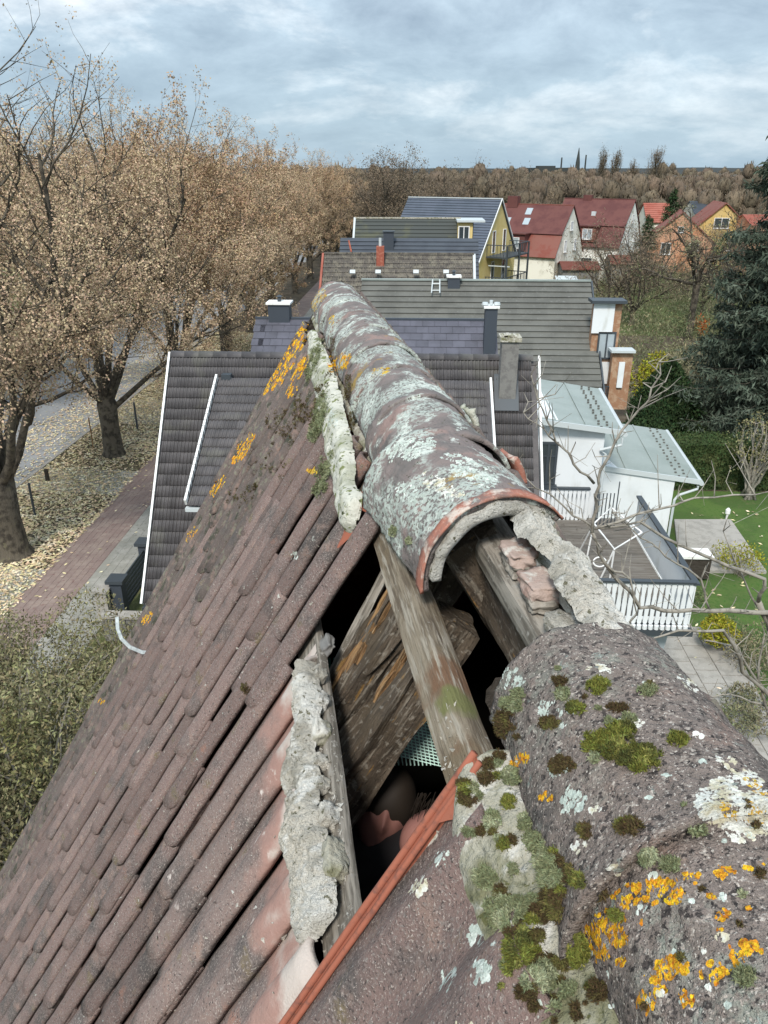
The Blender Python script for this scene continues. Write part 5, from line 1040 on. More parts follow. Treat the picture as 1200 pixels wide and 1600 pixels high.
# columns: near edge of the roll at 1.13 + .31 k for rows below the ridge row; ridge row shifted
allb = MB(); cnt = 0; LOW = clay(71, 'clay_tile_far', nu=10, nv=3)
for row in range(0, 12):
    s_h = .36+TGA*row
    if row == 0: edges = [1.87+PW*k for k in range(17)]
    else: edges = [.90+PW*k for k in range(22)]
    for k, te in enumerate(edges):
        jt = rgt.uniform(-.007, .007); js = rgt.uniform(-.06, .06); rot = rgt.uniform(-.010, .010)
        slip = row == 1 and te < 1.74
        if slip: js = (.07, .03, .0, .01, 0)[min(k, 4)]
        if rgt.random() < .06: js += .04
        slid = rgt.random() < .05
        t_far = te+PW+jt
        if te+PW > T1+.12: continue
        # in frame?
        seen = False
        for uu in (0, .5, 1):
            for vv in (0, 1):
                d = SL(t_far-uu*PW, s_h+vv*TL)-CAM; zf = d@FW
                if zf > .1:
                    px, py = 600+FPX*(d@RT)/zf, 800-FPX*(d@UP)/zf
                    if -40 < px < 1240 and py < 1660: seen = True
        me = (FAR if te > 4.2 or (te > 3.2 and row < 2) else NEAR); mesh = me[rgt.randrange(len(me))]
        if not seen:
            mm = LOW; M = matF(-r, -dnL, nL, SL(t_far, s_h)); allb.add([tuple(M @ v.co) for v in mm.vertices], [tuple(p.vertices) for p in mm.polygons]); continue
        if slip: mesh = SLIP[k % 3]; js -= .12
        lay(mesh, t_far, s_h+js, rot=rot, lift=rgt.uniform(-.004, .006)); cnt += 1
print('clay tiles', cnt)
# near block (t < .94), wide flat tiles, and everything behind the viewer
LOW = clay(71, 'clay_tile_far', nu=10, nv=3)
NB = [clay(s, 'clay_tile', w=.36) for s in (41, 42, 43)]
for row in range(0, 4):
    for k, tf in enumerate((.885, .525, .165)):
        lay(NB[(row+k) % 3], tf, .34+TGA*row+(.0 if row else 0), lift=.024-.003*row if k == 0 else .020-.003*row, rot=rgt.uniform(-.006, .006))
for row in range(0, 12):
    for tf in [-.135-.36*k for k in range(4)]+([.885, .525, .165] if row > 3 else []):
        mm = LOW; M = matF(-r, -dnL, nL, SL(tf, .37+TGA*row)); allb.add([tuple(M @ v.co) for v in mm.vertices], [tuple(p.vertices) for p in mm.polygons])
# right slope (turned away from us)
for row in range(0, 12):
    for k in range(35):
        tn = T0+PW*k; 
        if row == 0 and .85 < tn < 1.4: continue
        mm = LOW; M = matF(r, -dnR, nR, SR(tn, .20+TGA*row)); allb.add([tuple(M @ v.co) for v in mm.vertices], [tuple(p.vertices) for p in mm.polygons])
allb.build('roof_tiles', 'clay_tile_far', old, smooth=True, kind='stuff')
# roofing felt / dark backing below both tile layers away from the hole, so that no daylight shows through
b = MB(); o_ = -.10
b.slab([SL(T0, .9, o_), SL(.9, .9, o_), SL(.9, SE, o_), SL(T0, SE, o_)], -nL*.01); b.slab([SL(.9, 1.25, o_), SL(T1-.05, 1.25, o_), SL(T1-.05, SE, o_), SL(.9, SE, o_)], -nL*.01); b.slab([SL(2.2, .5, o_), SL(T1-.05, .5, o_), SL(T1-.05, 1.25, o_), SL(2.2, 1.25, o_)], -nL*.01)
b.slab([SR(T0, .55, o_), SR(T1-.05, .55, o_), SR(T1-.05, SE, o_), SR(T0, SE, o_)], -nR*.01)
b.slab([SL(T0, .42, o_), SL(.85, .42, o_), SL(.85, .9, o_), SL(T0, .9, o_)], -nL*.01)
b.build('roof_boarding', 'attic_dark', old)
b = MB(); 
for s0 in np.linspace(.35, SE-.5, 9): pass
b.slab([SL(T1+.02, .1, -.02), SL(T1+.02, SE, -.02), SL(T1+.02, SE, -.16), SL(T1+.02, .1, -.16)], r*.03); b.slab([SR(T1+.02, .1, -.02), SR(T1+.02, SE, -.02), SR(T1+.02, SE, -.16), SR(T1+.02, .1, -.16)], r*.03); b.build('verge_board', 'wood_dark', old)
# red exposed interlock ribs along the free edge of the near block
for k, (dt, up_, rr) in enumerate(((.0, .047, .0062), (-.019, .043, .0052))):
    b = MB(); pts = [SL(.888+dt-.022*(s-.32)/.6+.002*noise.noise((s*5, k, 0)), s, up_-.004*(s-.36)) for s in np.linspace(.315, 1.14, 26)]; b.tube(pts, rr, 8); b.build('tile_rib', 'clay_lip', old, smooth=True)
b = MB(); b.slab([SL(.885, .32, .012), SL(.868, 1.1, .004), SL(.868, 1.1, .040), SL(.885, .32, .044)], -r*.012); b.build('tile_edge', 'clay_lip', old)
b = MB(); V = []
for i in range(9):
    for j in range(7):
        t = .884-.055*j/6; s = .318+.004*j+(.20-.15*(j/6)**.6)*i/8; V.append(SL(t, s, .046-.006*j/6+.003*noise.noise((t*30, s*30, 2))))
b.add(V, [(i*7+j, (i+1)*7+j, (i+1)*7+j+1, i*7+j+1) for i in range(8) for j in range(6)]); b.build('tile_head', 'clay_lip', old, smooth=True)
# bare red tile heads where mortar and cap came away
def red_patch(t0, t1, s0, s1, lift, m='clay_red_exposed', seed=0, name='tile_head', roll=None):
    b = MB(); V = []; ni, nj = 14, 14
    for i in range(ni+1):
        for j in range(nj+1):
            u = j/nj; t = t0+(t1-t0)*u; s = s0+(s1+.05*noise.noise((u*3.1, seed, .5))-s0)*i/ni; z = lift-.022*(i/ni)
            if roll: z += roll*math.sin(u*math.pi)**1.2
            edge = min(i/ni, 1-i/ni)*0
            V.append(SL(t, s, z+.003*noise.noise((t*25, s*25, seed))))
    n = nj+1; b.add(V, [(i*n+j, (i+1)*n+j, (i+1)*n+j+1, i*n+j+1) for i in range(ni) for j in range(nj)]); return b.build(name, m, old, smooth=True)
red_patch(2.035, 1.965, .385, .50, .052, 'clay_lip', 1, roll=.012)
b = MB(); b.slab([SL(2.06, .36, .00), SL(1.96, .36, .00), SL(1.96, .36, .045), SL(2.06, .36, .045)], dnL*.03); b.build('tile_nib', 'clay_lip', old)

# ---- slipped tiles inside the hole: pinkish tops (row 1 heads, t .95 - 1.95)
for k, (ta, tb, s0, s1, rl, lf) in enumerate(()):
    red_patch(ta, tb, s0, s1, lf, 'clay_red_exposed', k+3, roll=rl)

# ---- ridge caps
def cap_mesh(L, r_far, r_near, seed, amp=1., nu=60, nv=44, thick=.017, flare=.012, a0=-97, a1=97, squash=1.):
    """local x right (q), y along the ridge (away), z up, origin at the near end of the axis"""
    V = []
    for side in (0, 1):
        for j in range(nv+1):
            v = j/nv; y = L*v; rad = r_near+(r_far-r_near)*v+flare*max(0, 1-v/.22)**2+.004*max(0, (v-.93)/.07)
            for i in range(nu+1):
                a = R_(a0+(a1-a0)*i/nu); x, z = math.sin(a), math.cos(a)*squash
                d = 0
                if side == 0: d = amp*(.006*noise.noise((x*2.2+seed, y*5, z*2.2))+.0034*noise.noise((x*6+seed, y*30, z*6))+.0022*noise.noise((x*16+seed, y*95, z*16)))
                if i in (0, nu): d += .006*noise.noise((y*20, seed, i))
                rr = rad+d-(thick if side else 0)
                yy = y+(.005*noise.noise((a*3, seed, v)) if j in (0, nv) else 0); V.append((x*rr, yy, z*rr))
    n = nu+1; m_ = n*(nv+1); F = []
    for j in range(nv):
        for i in range(nu): a = j*n+i; F.append((a, a+1, a+n+1, a+n)); F.append((m_+a, m_+a+n, m_+a+n+1, m_+a+1))
    for i in range(nu): F.append((i, m_+i, m_+i+1, i+1)); a = nv*n+i; F.append((a, a+1, m_+a+1, m_+a))
    for j in range(nv): a = j*n; F.append((a, a+n, m_+a+n, m_+a)); a = j*n+nu; F.append((a, m_+a, m_+a+n, a+n))
    return V, F
CAPS = []; BV = []
def cap(t_near, L, m, seed, dx=0., dz=0., yaw=0., pitch=0., roll=0., rf=.150, rn=.165, label=None, **k):
    V, F = cap_mesh(L, rf, rn, seed, **k); me = MB().add(V, F).mesh('ridge_cap', m, True)
    M = matF(q, r, ZZ, FR(t_near, RC+dx, -RD+dz)) @ Matrix.Rotation(yaw, 4, 'Z') @ Matrix.Rotation(pitch, 4, 'X') @ Matrix.Rotation(roll, 4, 'Y')
    o = link('ridge_cap', me, old, M, label=label); CAPS.append(o); BV.append((V, F, M)); return o
cap(.135, .46, 'ridge_near', 1.3, dz=.004, rf=.155, rn=.172, label='nearest mauve ridge cap with yellow lichen', amp=1.1, nu=110, nv=70)
cap(.555, .425, 'ridge_near', 7.7, rf=.150, rn=.177, flare=.014, label='near dark ridge cap dotted with moss cushions', amp=1.1, nu=110, nv=70)
for k in range(3): cap(-.285-.42*k, .46, 'ridge_near', 30+k, rf=.155, rn=.172, nu=30, nv=10)
cap(1.43, .49, 'ridge_lichen', 12.1, dx=-.004, dz=.0, yaw=R_(6.5), pitch=R_(-1), rf=.186, rn=.174, flare=.004, a0=-98, a1=50, label='tilted ridge cap above the gap with a broken pinkish rim', amp=1.2, nu=90, nv=60, thick=.014)
tt = 1.87
for k in range(8):
    L = .46; cap(tt, L, 'ridge_lichen', 20+3.3*k, dx=(.004, 0, -.004, .004, 0, .003, -.003, 0)[k]-.006, dz=-.005+(.003, .002, -.002, 0, -.003, -.006, -.012, -.02)[k], yaw=R_((2.0, .6, -.5, .8, -.4, .5, 0, 0)[k]), rf=.163, rn=.171, flare=.003, nu=60, nv=40, amp=1.3, thick=.013); tt += .405
# rounded end stop of the ridge
# mortar lining under the rim of the tilted cap
V, F = cap_mesh(.14, .158, .166, 3.3, amp=2.2, thick=.026, flare=0, nu=50, nv=10, a0=-88, a1=47)
b = MB().add(V, F); link('mortar_lining', b.mesh('mortar_lining', 'mortar', True), old, matF(q, r, ZZ, FR(1.415, RC-.004, -RD+.002)) @ Matrix.Rotation(R_(6.5), 4, 'Z'))
V, F = cap_mesh(.034, .1800, .1835, 3.3, amp=.9, thick=.006, flare=0, nu=60, nv=3, a0=-98, a1=51); link('cap_rim', MB().add(V, F).mesh('cap_rim', 'clay_red_exposed', True), old, matF(q, r, ZZ, FR(1.422, RC-.004, -RD+.002)) @ Matrix.Rotation(R_(6.5), 4, 'Z'))
# sliver of the broken cap sticking out on the right
V, F = cap_mesh(.10, .170, .182, 9.3, amp=.6, thick=.014, flare=.004, nu=14, nv=6, a0=56, a1=82); link('broken_cap_edge', MB().add(V, F).mesh('broken_cap_edge', 'clay_red_exposed', True), old, matF(q, r, ZZ, FR(1.86, RC+.012, -RD)))
V, F = cap_mesh(.10, .168, .178, 5.3, amp=2.6, thick=.014, flare=.004, nu=14, nv=6, a0=55, a1=92); link('mortar_fleck', MB().add(V, F).mesh('mortar_fleck', 'mortar_pale', True), old, matF(q, r, ZZ, FR(2.30, RC+.01, -RD)))

# ---- mortar beds: lumpy ribbons
def lump_ribbon(name, m, path, seed, nu=20, rough=(.018, .008), per_m=90, jag=.02, jf=7., smooth=True):
    """path: list of (centre, side vector, up vector, half width, height); a rounded, torn strip"""
    P = [np.array([*p[0], *p[1], *p[2], p[3], p[4]]) for p in path]; cum = [0]
    for a, c_ in zip(P[:-1], P[1:]): cum.append(cum[-1]+np.linalg.norm(c_[:3]-a[:3]))
    n = max(6, int(cum[-1]*per_m)); V = []; G = np.array(P)
    for j in range(n+1):
        d = cum[-1]*j/n; row = np.array([np.interp(d, cum, G[:, i]) for i in range(11)]); c_, sv, uv, hw, h = row[:3], row[3:6], row[6:9], row[9], row[10]
        nj = noise.noise((d*jf, seed, 0)); nj2 = noise.noise((d*jf, seed, 9)); end = min(1, min(j, n-j)/3+.15)
        for i in range(nu+1):
            u = -1+2*i/nu; w = (hw+jag*(nj if u < 0 else nj2)+.5*jag*noise.noise((d*30, u, seed)))*end
            p = c_+sv*(u*w)+uv*(h*end*max(0, 1-abs(u)**4.5))
            vo = noise.voronoi(Vector(p*26+seed))[0]; vo2 = noise.voronoi(Vector(p*70+seed))[0]; dn = rough[0]*.75*noise.fractal(Vector(p*8+seed), 1, 2, 4)+rough[1]*(.9*(vo[0]-.45)+.45*(vo2[0]-.4))+rough[1]*.4*noise.noise(Vector(p*130+seed))
            V.append(p+uv*dn*(1-.3*abs(u)))
    m_ = nu+1; F = [(j*m_+i, j*m_+i+1, (j+1)*m_+i+1, (j+1)*m_+i) for j in range(n) for i in range(nu)]
    return MB().add(V, F).build(name, m, old, smooth=smooth)
# far left bed: from under the caps down onto the tiles
path = []
for t, sl_, sr_ in ((1.95, .48, .37), (2.12, .49, .375), (2.4, .48, .335), (2.65, .475, .325), (2.95, .47, .305), (3.3, .46, .30), (3.7, .45, .30), (4.05, .42, .31), (4.3, .38, .315)):
    a, c_ = SL(t, sl_, .03), SL(t, sr_, .05); path.append(((a+c_)/2, (c_-a)/np.linalg.norm(c_-a), nL, np.linalg.norm(c_-a)/2, .040))
lump_ribbon('mortar_bed', 'mortar_pale', path, 3.0, rough=(.018, .010), jag=.012)
path = []
for t in (1.96, 2.3, 2.8, 3.4, 4.0, 4.6, 5.05):
    a, c_ = SL(t, .36, .0), FR(t, RC-.10, -RD-.02); sv_ = (c_-a)/np.linalg.norm(c_-a); uv_ = np.cross(sv_, r); uv_ = uv_ if uv_[2] > 0 else -uv_; path.append(((a+c_)/2, sv_, uv_, np.linalg.norm(c_-a)/2, .012))
lump_ribbon('mortar_bed', 'mortar_mossy', path, 41.0, rough=(.016, .010), jag=.004)
# dark gap filler between bed and caps (old clay chips)
for k in range(0):
    t = 2.12+.17*k; c0 = SL(t, .325+.01*random.random(), .045); bb = MB(); bb.slab([c0, c0+r*.05, c0+r*.04+q*.03, c0+q*.035], (0, 0, .02)); bb.build('clay_chip', 'clay_red_exposed', old)
# near mortar along the slipped tile heads
path = []
for t, sl_, sr_ in ((1.70, .775, .73), (1.62, .80, .735), (1.51, .82, .74), (1.43, .87, .765), (1.37, .905, .785), (1.26, .90, .775), (1.16, .895, .765), (1.04, .885, .76), (.95, .87, .775)):
    a, c_ = SL(t, sl_, .028), SL(t, sr_, .022); path.append(((a+c_)/2, (c_-a)/np.linalg.norm(c_-a), nL, np.linalg.norm(c_-a)/2, .036))
lump_ribbon('mortar_bed', 'mortar', path, 8.0, rough=(.024, .013), jag=.020, nu=40, per_m=230, jf=9, smooth=False)
# mortar below the near caps on our side of the lip
path = []
for t, sl_ in ((.90, .335), (.85, .372), (.81, .395), (.73, .410), (.60, .392), (.52, .392), (.42, .40), (.2, .41), (0, .41)):
    a, c_ = SL(t, sl_, .040), FR(t, RC-.145, -RD-.015); sv_ = (c_-a)/np.linalg.norm(c_-a); uv_ = np.cross(sv_, r); uv_ = uv_ if uv_[2] > 0 else -uv_; path.append(((a+c_)/2, sv_, uv_, np.linalg.norm(c_-a)/2+.012, .020))
lump_ribbon('mortar_bed', 'mortar_mossy', path, 5.0, rough=(.018, .009), jag=.008, nu=34, per_m=130)
# right bed, exposed in the gap
path = []
for t, x, z, hw, h in ((1.50, .040, -.705, .034, .034), (1.42, .042, -.700, .046, .040), (1.32, .038, -.700, .052, .034), (1.22, .038, -.698, .044, .040), (1.14, .038, -.698, .054, .036), (1.05, .038, -.698, .052, .042), (.95, .036, -.700, .052, .034)):
    c0 = FR(t, RC+x+.01, z); sv = q*math.cos(.45)-ZZ*math.sin(.45); uv = q*math.sin(.35)+ZZ*math.cos(.35); path.append((c0, sv, uv, hw, h))
lump_ribbon('mortar_bed', 'mortar', path, 15.0, rough=(.030, .012), jag=.016, nu=38, per_m=230, jf=12, smooth=False)
b = MB(); b.slab([FR(.95, RC+.03, -.735), FR(1.42, RC+.03, -.735), FR(1.42, RC+.12, -.80), FR(.95, RC+.12, -.80)], (0, 0, .02)); b.build('mortar_base', 'mortar', old)
def chunk(c0, sx, sy, sz, seed, name='mortar_lump', m='mortar', ax=(r, q, ZZ)):
    """rough broken block"""
    n = 10; V = []; F = []; bm_ = {}
    def idx(x, y, z):
        k = (x, y, z)
        if k not in bm_:
            p = np.array([x, y, z])/n*2-1; pr_ = p*(1-.085*(np.sum(p*p)-1))
            d = 1+.30*noise.noise(Vector(p*1.1+seed))+.22*(noise.voronoi(Vector(p*2.2+seed))[0][0]-.5)+.08*noise.noise(Vector(p*5+seed)); v = pr_*d
            V.append(c0+ax[0]*v[0]*sx+ax[1]*v[1]*sy+ax[2]*v[2]*sz); bm_[k] = len(V)-1
        return bm_[k]
    for a in range(n):
        for c_ in range(n):
            for s, rev in ((0, 1), (n, 0)):
                for (f, g) in (((s, a, c_), 'x'), ((a, s, c_), 'y'), ((a, c_, s), 'z')):
                    if g == 'x': qd = [(s, a, c_), (s, a+1, c_), (s, a+1, c_+1), (s, a, c_+1)]
                    elif g == 'y': qd = [(a, s, c_), (a, s, c_+1), (a+1, s, c_+1), (a+1, s, c_)]
                    else: qd = [(a, c_, s), (a+1, c_, s), (a+1, c_+1, s), (a, c_+1, s)]
                    if rev: qd = qd[::-1]
                    F.append(tuple(idx(*t) for t in qd))
    return MB().add(V, F).build(name, m, old, smooth=True)
for k, (t, x, z, sx, sy, sz, m, nm) in enumerate(((1.36, .012, -.725, .050, .030, .014, 'clay_dusty', 'broken_tile_end'), (1.22, .008, -.722, .046, .032, .015, 'clay_dusty', 'broken_tile_end'), (1.06, .004, -.724, .050, .032, .018, 'mortar', 'mortar_lump'))):
    chunk(FR(t, RC+x, z), sx, sy, sz, k*7.+2, nm, m)
    chunk(FR(t-.012, RC+x-.006, z-.022), sx*.9, sy*.8, .014, k*7.+4, nm, 'wood_grey' if k < 2 else 'mortar')
axS = (r, dnL, nL)
for k, (t, s, sx, sy, sz) in enumerate(((1.545, .75, .026, .022, .018), (1.45, .765, .028, .022, .02), (1.36, .78, .016, .018, .018), (1.29, .78, .016, .015, .016), (1.19, .77, .026, .02, .02), (1.075, .765, .044, .02, .022), (1.64, .74, .022, .02, .016), (1.01, .84, .022, .03, .022), (1.12, .915, .02, .014, .016))):
    chunk(SL(t, s, .018), sx, sy, sz, k*5.+11, ax=axS, m='mortar' if k not in (1, 5) else 'mortar_mossy')
# dark clay fragments at the head of the slipped rows
for k in range(4): chunk(SL(1.80+.03*k, .74+.03*k, -.02), .03, .025, .014, 60+k*3., ax=axS, m='render_grey', name='broken_tile_end')

# ---- timbers
def beam(name, m, A, B, w, h, upv, seed, rough=.006, seg=None, taper=None, ragged=0., sub=3, kind=None, label=None):
    """w across, h along upv; local x runs along the beam so that the grain follows it"""
    A, B = np.array(A, float), np.array(B, float); d = B-A; L = np.linalg.norm(d); d = d/L; u = np.array(upv, float); u = u-d*(u@d); u /= np.linalg.norm(u); sd = np.cross(u, d)
    seg = seg or max(8, int(L*60)); ring = []
    for k in range(4*sub):
        e, f = divmod(k, sub); t = -1+2*f/sub; ring.append([(t, -1), (1, t), (-t, 1), (-1, -t)][e])
    V = []; n = len(ring)
    for j in range(seg+1):
        v = j/seg; sc = 1 if not taper else taper(v)
        for (a, c_) in ring:
            rr = .94 if abs(a) > .99 and abs(c_) > .99 else 1
            y, z = a*w/2*rr*sc, c_*h/2*rr*sc; x = L*v
            y += rough*noise.fractal(Vector((x*2.2+seed, a*1.3, c_*1.3)), 1, 2, 4)+rough*.5*noise.noise((x*5, a*9+seed, c_*9)); z += rough*noise.fractal(Vector((x*2.2, a*1.3+seed, c_*1.3)), 1, 2, 4)
            if ragged and v in (0, 1): x += ragged*noise.noise((a*3, c_*3, seed))*(1 if v else -1)
            V.append((x, y, z))
    F = [(j*n+i, j*n+(i+1) % n, (j+1)*n+(i+1) % n, (j+1)*n+i) for j in range(seg) for i in range(n)]+[tuple(range(n))[::-1], tuple(seg*n+i for i in range(n))]
    me = MB().add(V, F).mesh(name, m, True)
    for p in me.polygons: p.use_smooth = False if rough < .004 else True
    try: me.set_sharp_from_angle(angle=R_(35))
    except Exception: pass
    return link(name, me, old, matF(d, sd, u, A), kind, label)
# top batten carried over the hole (beside the ridge), dirty grey-brown
beam('roof_batten', 'wood_batten', SL(.80, .402, -.032), SL(2.6, .390, -.032), .084, .062, nL, 2., rough=.004, label='weathered mossy batten bridging the hole')
# second batten, pale and dusty, under the slipped tile heads
beam('roof_batten', 'wood_grey', SL(.80, .805, -.012), SL(2.5, .805, -.012), .115, .026, nL, 5., rough=.002)
for s0 in np.arange(1.2, SE-.4, TGA): beam('roof_batten', 'wood_grey', SL(T0+.1, s0, -.06), SL(T1-.1, s0, -.06), .05, .03, nL, s0, rough=.001, seg=4)
# right batten, seen from its inner side
bx0, bx1 = FR(.78, RC+.012, -.790), FR(1.95, RC+.012, -.790)
beam('roof_batten', 'wood_grey', bx0, bx1, .096, .06, ZZ, 9., rough=.0025, label='smooth grey batten on the right side of the gap')
# ridge-side rafters, left slope: split rotten pair
lo = -.135
beam('rafter', 'wood_rotten', SL(1.765, .34, lo-.02), SL(1.74, 1.9, lo-.02), .155, .12, nL, 3., rough=.028, ragged=.03, sub=6, label='rotten grey rafter with torn orange wood')
beam('rafter', 'wood_rotten', SL(1.56, .40, lo-.035), SL(1.515, 1.9, lo-.035), .125, .11, nL, 6., rough=.024, ragged=.03, sub=6, label='second grey rafter, right of the torn one')
rs = random.Random(8)
for k in range(9):
    a0 = .44+.035*k+rs.uniform(-.02, .02); L_ = rs.uniform(.10, .24); tx = 1.825-.008*k+rs.uniform(-.028, .012)
    beam('torn_wood', 'wood_broken' if k % 4 else 'wood_rotten', SL(tx, a0, lo+.036+rs.uniform(-.006, .006)), SL(tx-.02+rs.uniform(-.012, .012), a0+L_, lo+.036), rs.uniform(.014, .034), rs.uniform(.012, .022), nL, 13.+k, rough=.012, ragged=.03, sub=3, taper=lambda v: .25+.85*math.sin(min(1, v*1.1+.06)*math.pi)**.6)
for k in range(3): beam('torn_wood', 'wood_broken', SL(1.575-.006*k, .50+.05*k, lo+.018), SL(1.565-.006*k, .60+.05*k, lo+.018), .014, .016, nL, 17.+k, rough=.010, ragged=.02, taper=lambda v: .3+.7*math.sin(v*math.pi))
beam('wood_splinter', 'wood_grey', SL(1.885, .45, lo+.055), SL(1.84, .95, lo+.02), .02, .03, nL, 19., rough=.008, taper=lambda v: .5+.6*v)
# right slope rafters going down into the dark
ro_ = -.15
beam('rafter', 'wood_rotten', SR(1.60, .15, ro_), SR(1.66, 2.0, ro_), .17, .13, nR, 23., rough=.016, sub=6, label='dark rafter running down the far side')
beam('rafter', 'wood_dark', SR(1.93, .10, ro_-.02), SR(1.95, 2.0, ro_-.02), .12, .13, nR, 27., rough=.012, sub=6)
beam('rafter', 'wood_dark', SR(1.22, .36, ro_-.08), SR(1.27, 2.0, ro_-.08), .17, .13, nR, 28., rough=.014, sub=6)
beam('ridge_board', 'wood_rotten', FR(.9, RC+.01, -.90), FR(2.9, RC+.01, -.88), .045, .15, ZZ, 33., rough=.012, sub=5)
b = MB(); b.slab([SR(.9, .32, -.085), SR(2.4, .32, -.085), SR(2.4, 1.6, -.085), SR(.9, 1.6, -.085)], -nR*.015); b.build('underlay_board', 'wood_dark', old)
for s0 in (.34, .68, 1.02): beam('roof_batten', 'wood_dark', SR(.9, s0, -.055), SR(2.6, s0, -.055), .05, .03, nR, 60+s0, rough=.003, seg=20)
rr_ = random.Random(3)
for k in range(14): chunk(FR(rr_.uniform(1.55, 2.0), RC-.02+rr_.uniform(-.03, .05), -.80+rr_.uniform(-.02, .02)), .022, .018, .014, 90+k*2., name='rubble', m=rr_.choice(['clay_red_exposed', 'mortar', 'wood_broken']))
# what can be glimpsed deep in the attic
nt_ = MB(); c0 = CAM+ray(640, 1150)*2.12; V = []
for j in range(13):
    for i in range(15): V.append(c0+RT*(-.12+.017*i)+UP*(.14-.018*j)+FW*(.02*noise.noise((i*.4, j*.4, 0))+.06*(j/12)))
nt_.add(V, [(j*15+i, j*15+i+1, (j+1)*15+i+1, (j+1)*15+i) for j in range(12) for i in range(14)]); 
ne = empty('mint_net', tuple(c0), 0, 'pale mint green mesh sack glimpsed through the hole between the rafters', 'net'); nt_.build('cloth', 'metal_roof', ne)
st_ = MB()
for j in range(24): a = c0+UP*(.135-.0085*j)-FW*(.004); st_.tube([a-RT*.12+UP*.03, a+RT*.12-UP*.03], .0018, 4, False)
for i in range(22): a = c0+RT*(-.115+.011*i)-FW*.004; st_.tube([a+UP*.14, a-UP*.08+RT*.03], .0016, 4, False)
tag(st_.build('mesh_strands', 'mint_net', ne), kind='stuff')
gr = MB(); 
for k in range(4): a = CAM+ray(515+8*k, 1045)*2.8; gr.bar(a+UP*.04, a-UP*.10, .012, .02)
tag(gr.build('green_crate', 'green_plastic'), 'green slatted plastic crate glimpsed at the left of the rafters', 'crate')

# ---- the person down in the attic (only head, hand and shoulder catch light)
def skin_body(name, pts, edges, rads, m, parent, lvl=2):
    me = bpy.data.meshes.new(name); me.from_pydata([tuple(p) for p in pts], edges, []); me.materials.append(MATS[m]); o = link(name, me, parent)
    o.data.transform(wmat(parent).inverted()); o.matrix_local = Matrix.Identity(4)
    md = o.modifiers.new('skin', 'SKIN'); 
    for k, rd in enumerate(rads): o.data.skin_vertices[0].data[k].radius = (rd, rd)
    o.data.skin_vertices[0].data[0].use_root = True; md.use_smooth_shade = True; s = o.modifiers.new('sub', 'SUBSURF'); s.levels = lvl; s.render_levels = lvl; return o
hc = CAM+ray(598, 1268)*2.16; sh = CAM+ray(690, 1345)*1.95
pe = empty('person', (hc[0], hc[1], hc[2]-.9), 0, 'person in the dark roof space below the hole, dark hair, face turned up, bare shoulder', 'person')
def blob(name, m, c_, rx, ry, rz_, ax, seed, bumps=(), nu=40, nv=28, parent=pe):
    V = []; 
    for j in range(nv+1):
        th = math.pi*j/nv
        for i in range(nu):
            ph = 2*math.pi*i/nu; d = np.array([math.sin(th)*math.cos(ph), math.sin(th)*math.sin(ph), math.cos(th)]); s = 1.
            for (bd, wd, am) in bumps: s += am*math.exp(-((1-d@np.array(bd)/np.linalg.norm(bd)))/wd)
            V.append(c_+ax[0]*d[0]*rx*s+ax[1]*d[1]*ry*s+ax[2]*d[2]*rz_*s)
    return MB().add(V, [(j*nu+i, j*nu+(i+1) % nu, (j+1)*nu+(i+1) % nu, (j+1)*nu+i) for j in range(nv) for i in range(nu)]).build(name, m, parent, smooth=True)
fx = (RT*.9-UP*.3, UP*.85+RT*.25, -FW); fx = [v/np.linalg.norm(v) for v in fx]
# head: nose bridge, cheekbones, chin, brow, eye hollows; face looks towards the opening (-FW)
nose = [((0, 0, 1), .010, .20), ((0, .22, 1), .012, .10), ((0, -.12, 1), .008, .10), ((.45, .1, 1), .05, .05), ((-.45, .1, 1), .05, .05), ((.3, .3, 1), .02, -.07), ((-.3, .3, 1), .02, -.07), ((0, -.85, .7), .05, .12), ((0, -.42, 1), .012, .05), ((.95, 0, 0), .01, .12), ((-.95, 0, 0), .01, .12), ((0, .5, .9), .04, .05)]
blob('head', 'skin', hc, .075, .105, .09, fx, 1, nose)
blob('hair', 'hair', hc+fx[1]*.035-fx[2]*.004, .086, .10, .094, fx, 2, [((.3, .8, .6), .1, .08)])
skin_body('torso', [hc-UP*.10+FW*.06, hc-UP*.20+FW*.12, hc-UP*.55+FW*.2, hc-UP*1.0+FW*.2, sh+UP*.0, sh-UP*.12-RT*.02, hc-UP*.22-RT*.18+FW*.12, hc-UP*.45-RT*.22+FW*.1], [(0, 1), (1, 2), (2, 3), (1, 4), (4, 5), (1, 6), (6, 7)], [.05, .12, .14, .13, .09, .07, .09, .06], 'shirt_dark', pe)
blob('shoulder', 'skin', CAM+ray(684, 1318)*1.90, .095, .085, .07, (RT, UP, FW), 5)
hr = MB(); rgx = np.random.RandomState(2); c0 = CAM+ray(668, 1250)*1.86
for k in range(60): a = c0+RT*rgx.uniform(-.03, .06)+UP*rgx.uniform(-.01, .02); hr.tube([a, a+UP*rgx.uniform(-.05, -.02)-RT*.015+rgx.normal(size=3)*.004], [.0015, .0005], 3, False)
hr.build('hair_strands', 'hair', pe)

# ---- clear plastic arc hooked over the verge
dpl_shift = 1.0
pts = [(183, 964), (184, 982), (190, 998), (203, 1011), (222, 1019), (243, 1020)]
dpl = np.linalg.norm(SL(4.9, 2.95)-CAM); P = []
for k, (px, py) in enumerate(pts): P.append(CAM+ray(px, py)/np.linalg.norm(ray(px, py))*(dpl-dpl_shift+.05*(k/5-1)))
b = MB(); Q = []
for a, c_ in zip(P[:-1], P[1:]): Q += [a, (a+c_)/2]
Q.append(P[-1])
for k in range(len(Q)-1): b.bar(Q[k], Q[k+1]+(Q[k+1]-Q[k])*.12, .020, .008, FW)
tag(b.build('plastic_strip', 'plastic_clear'), 'curved clear plastic strip hooked over the far edge of the tiles', 'strip')

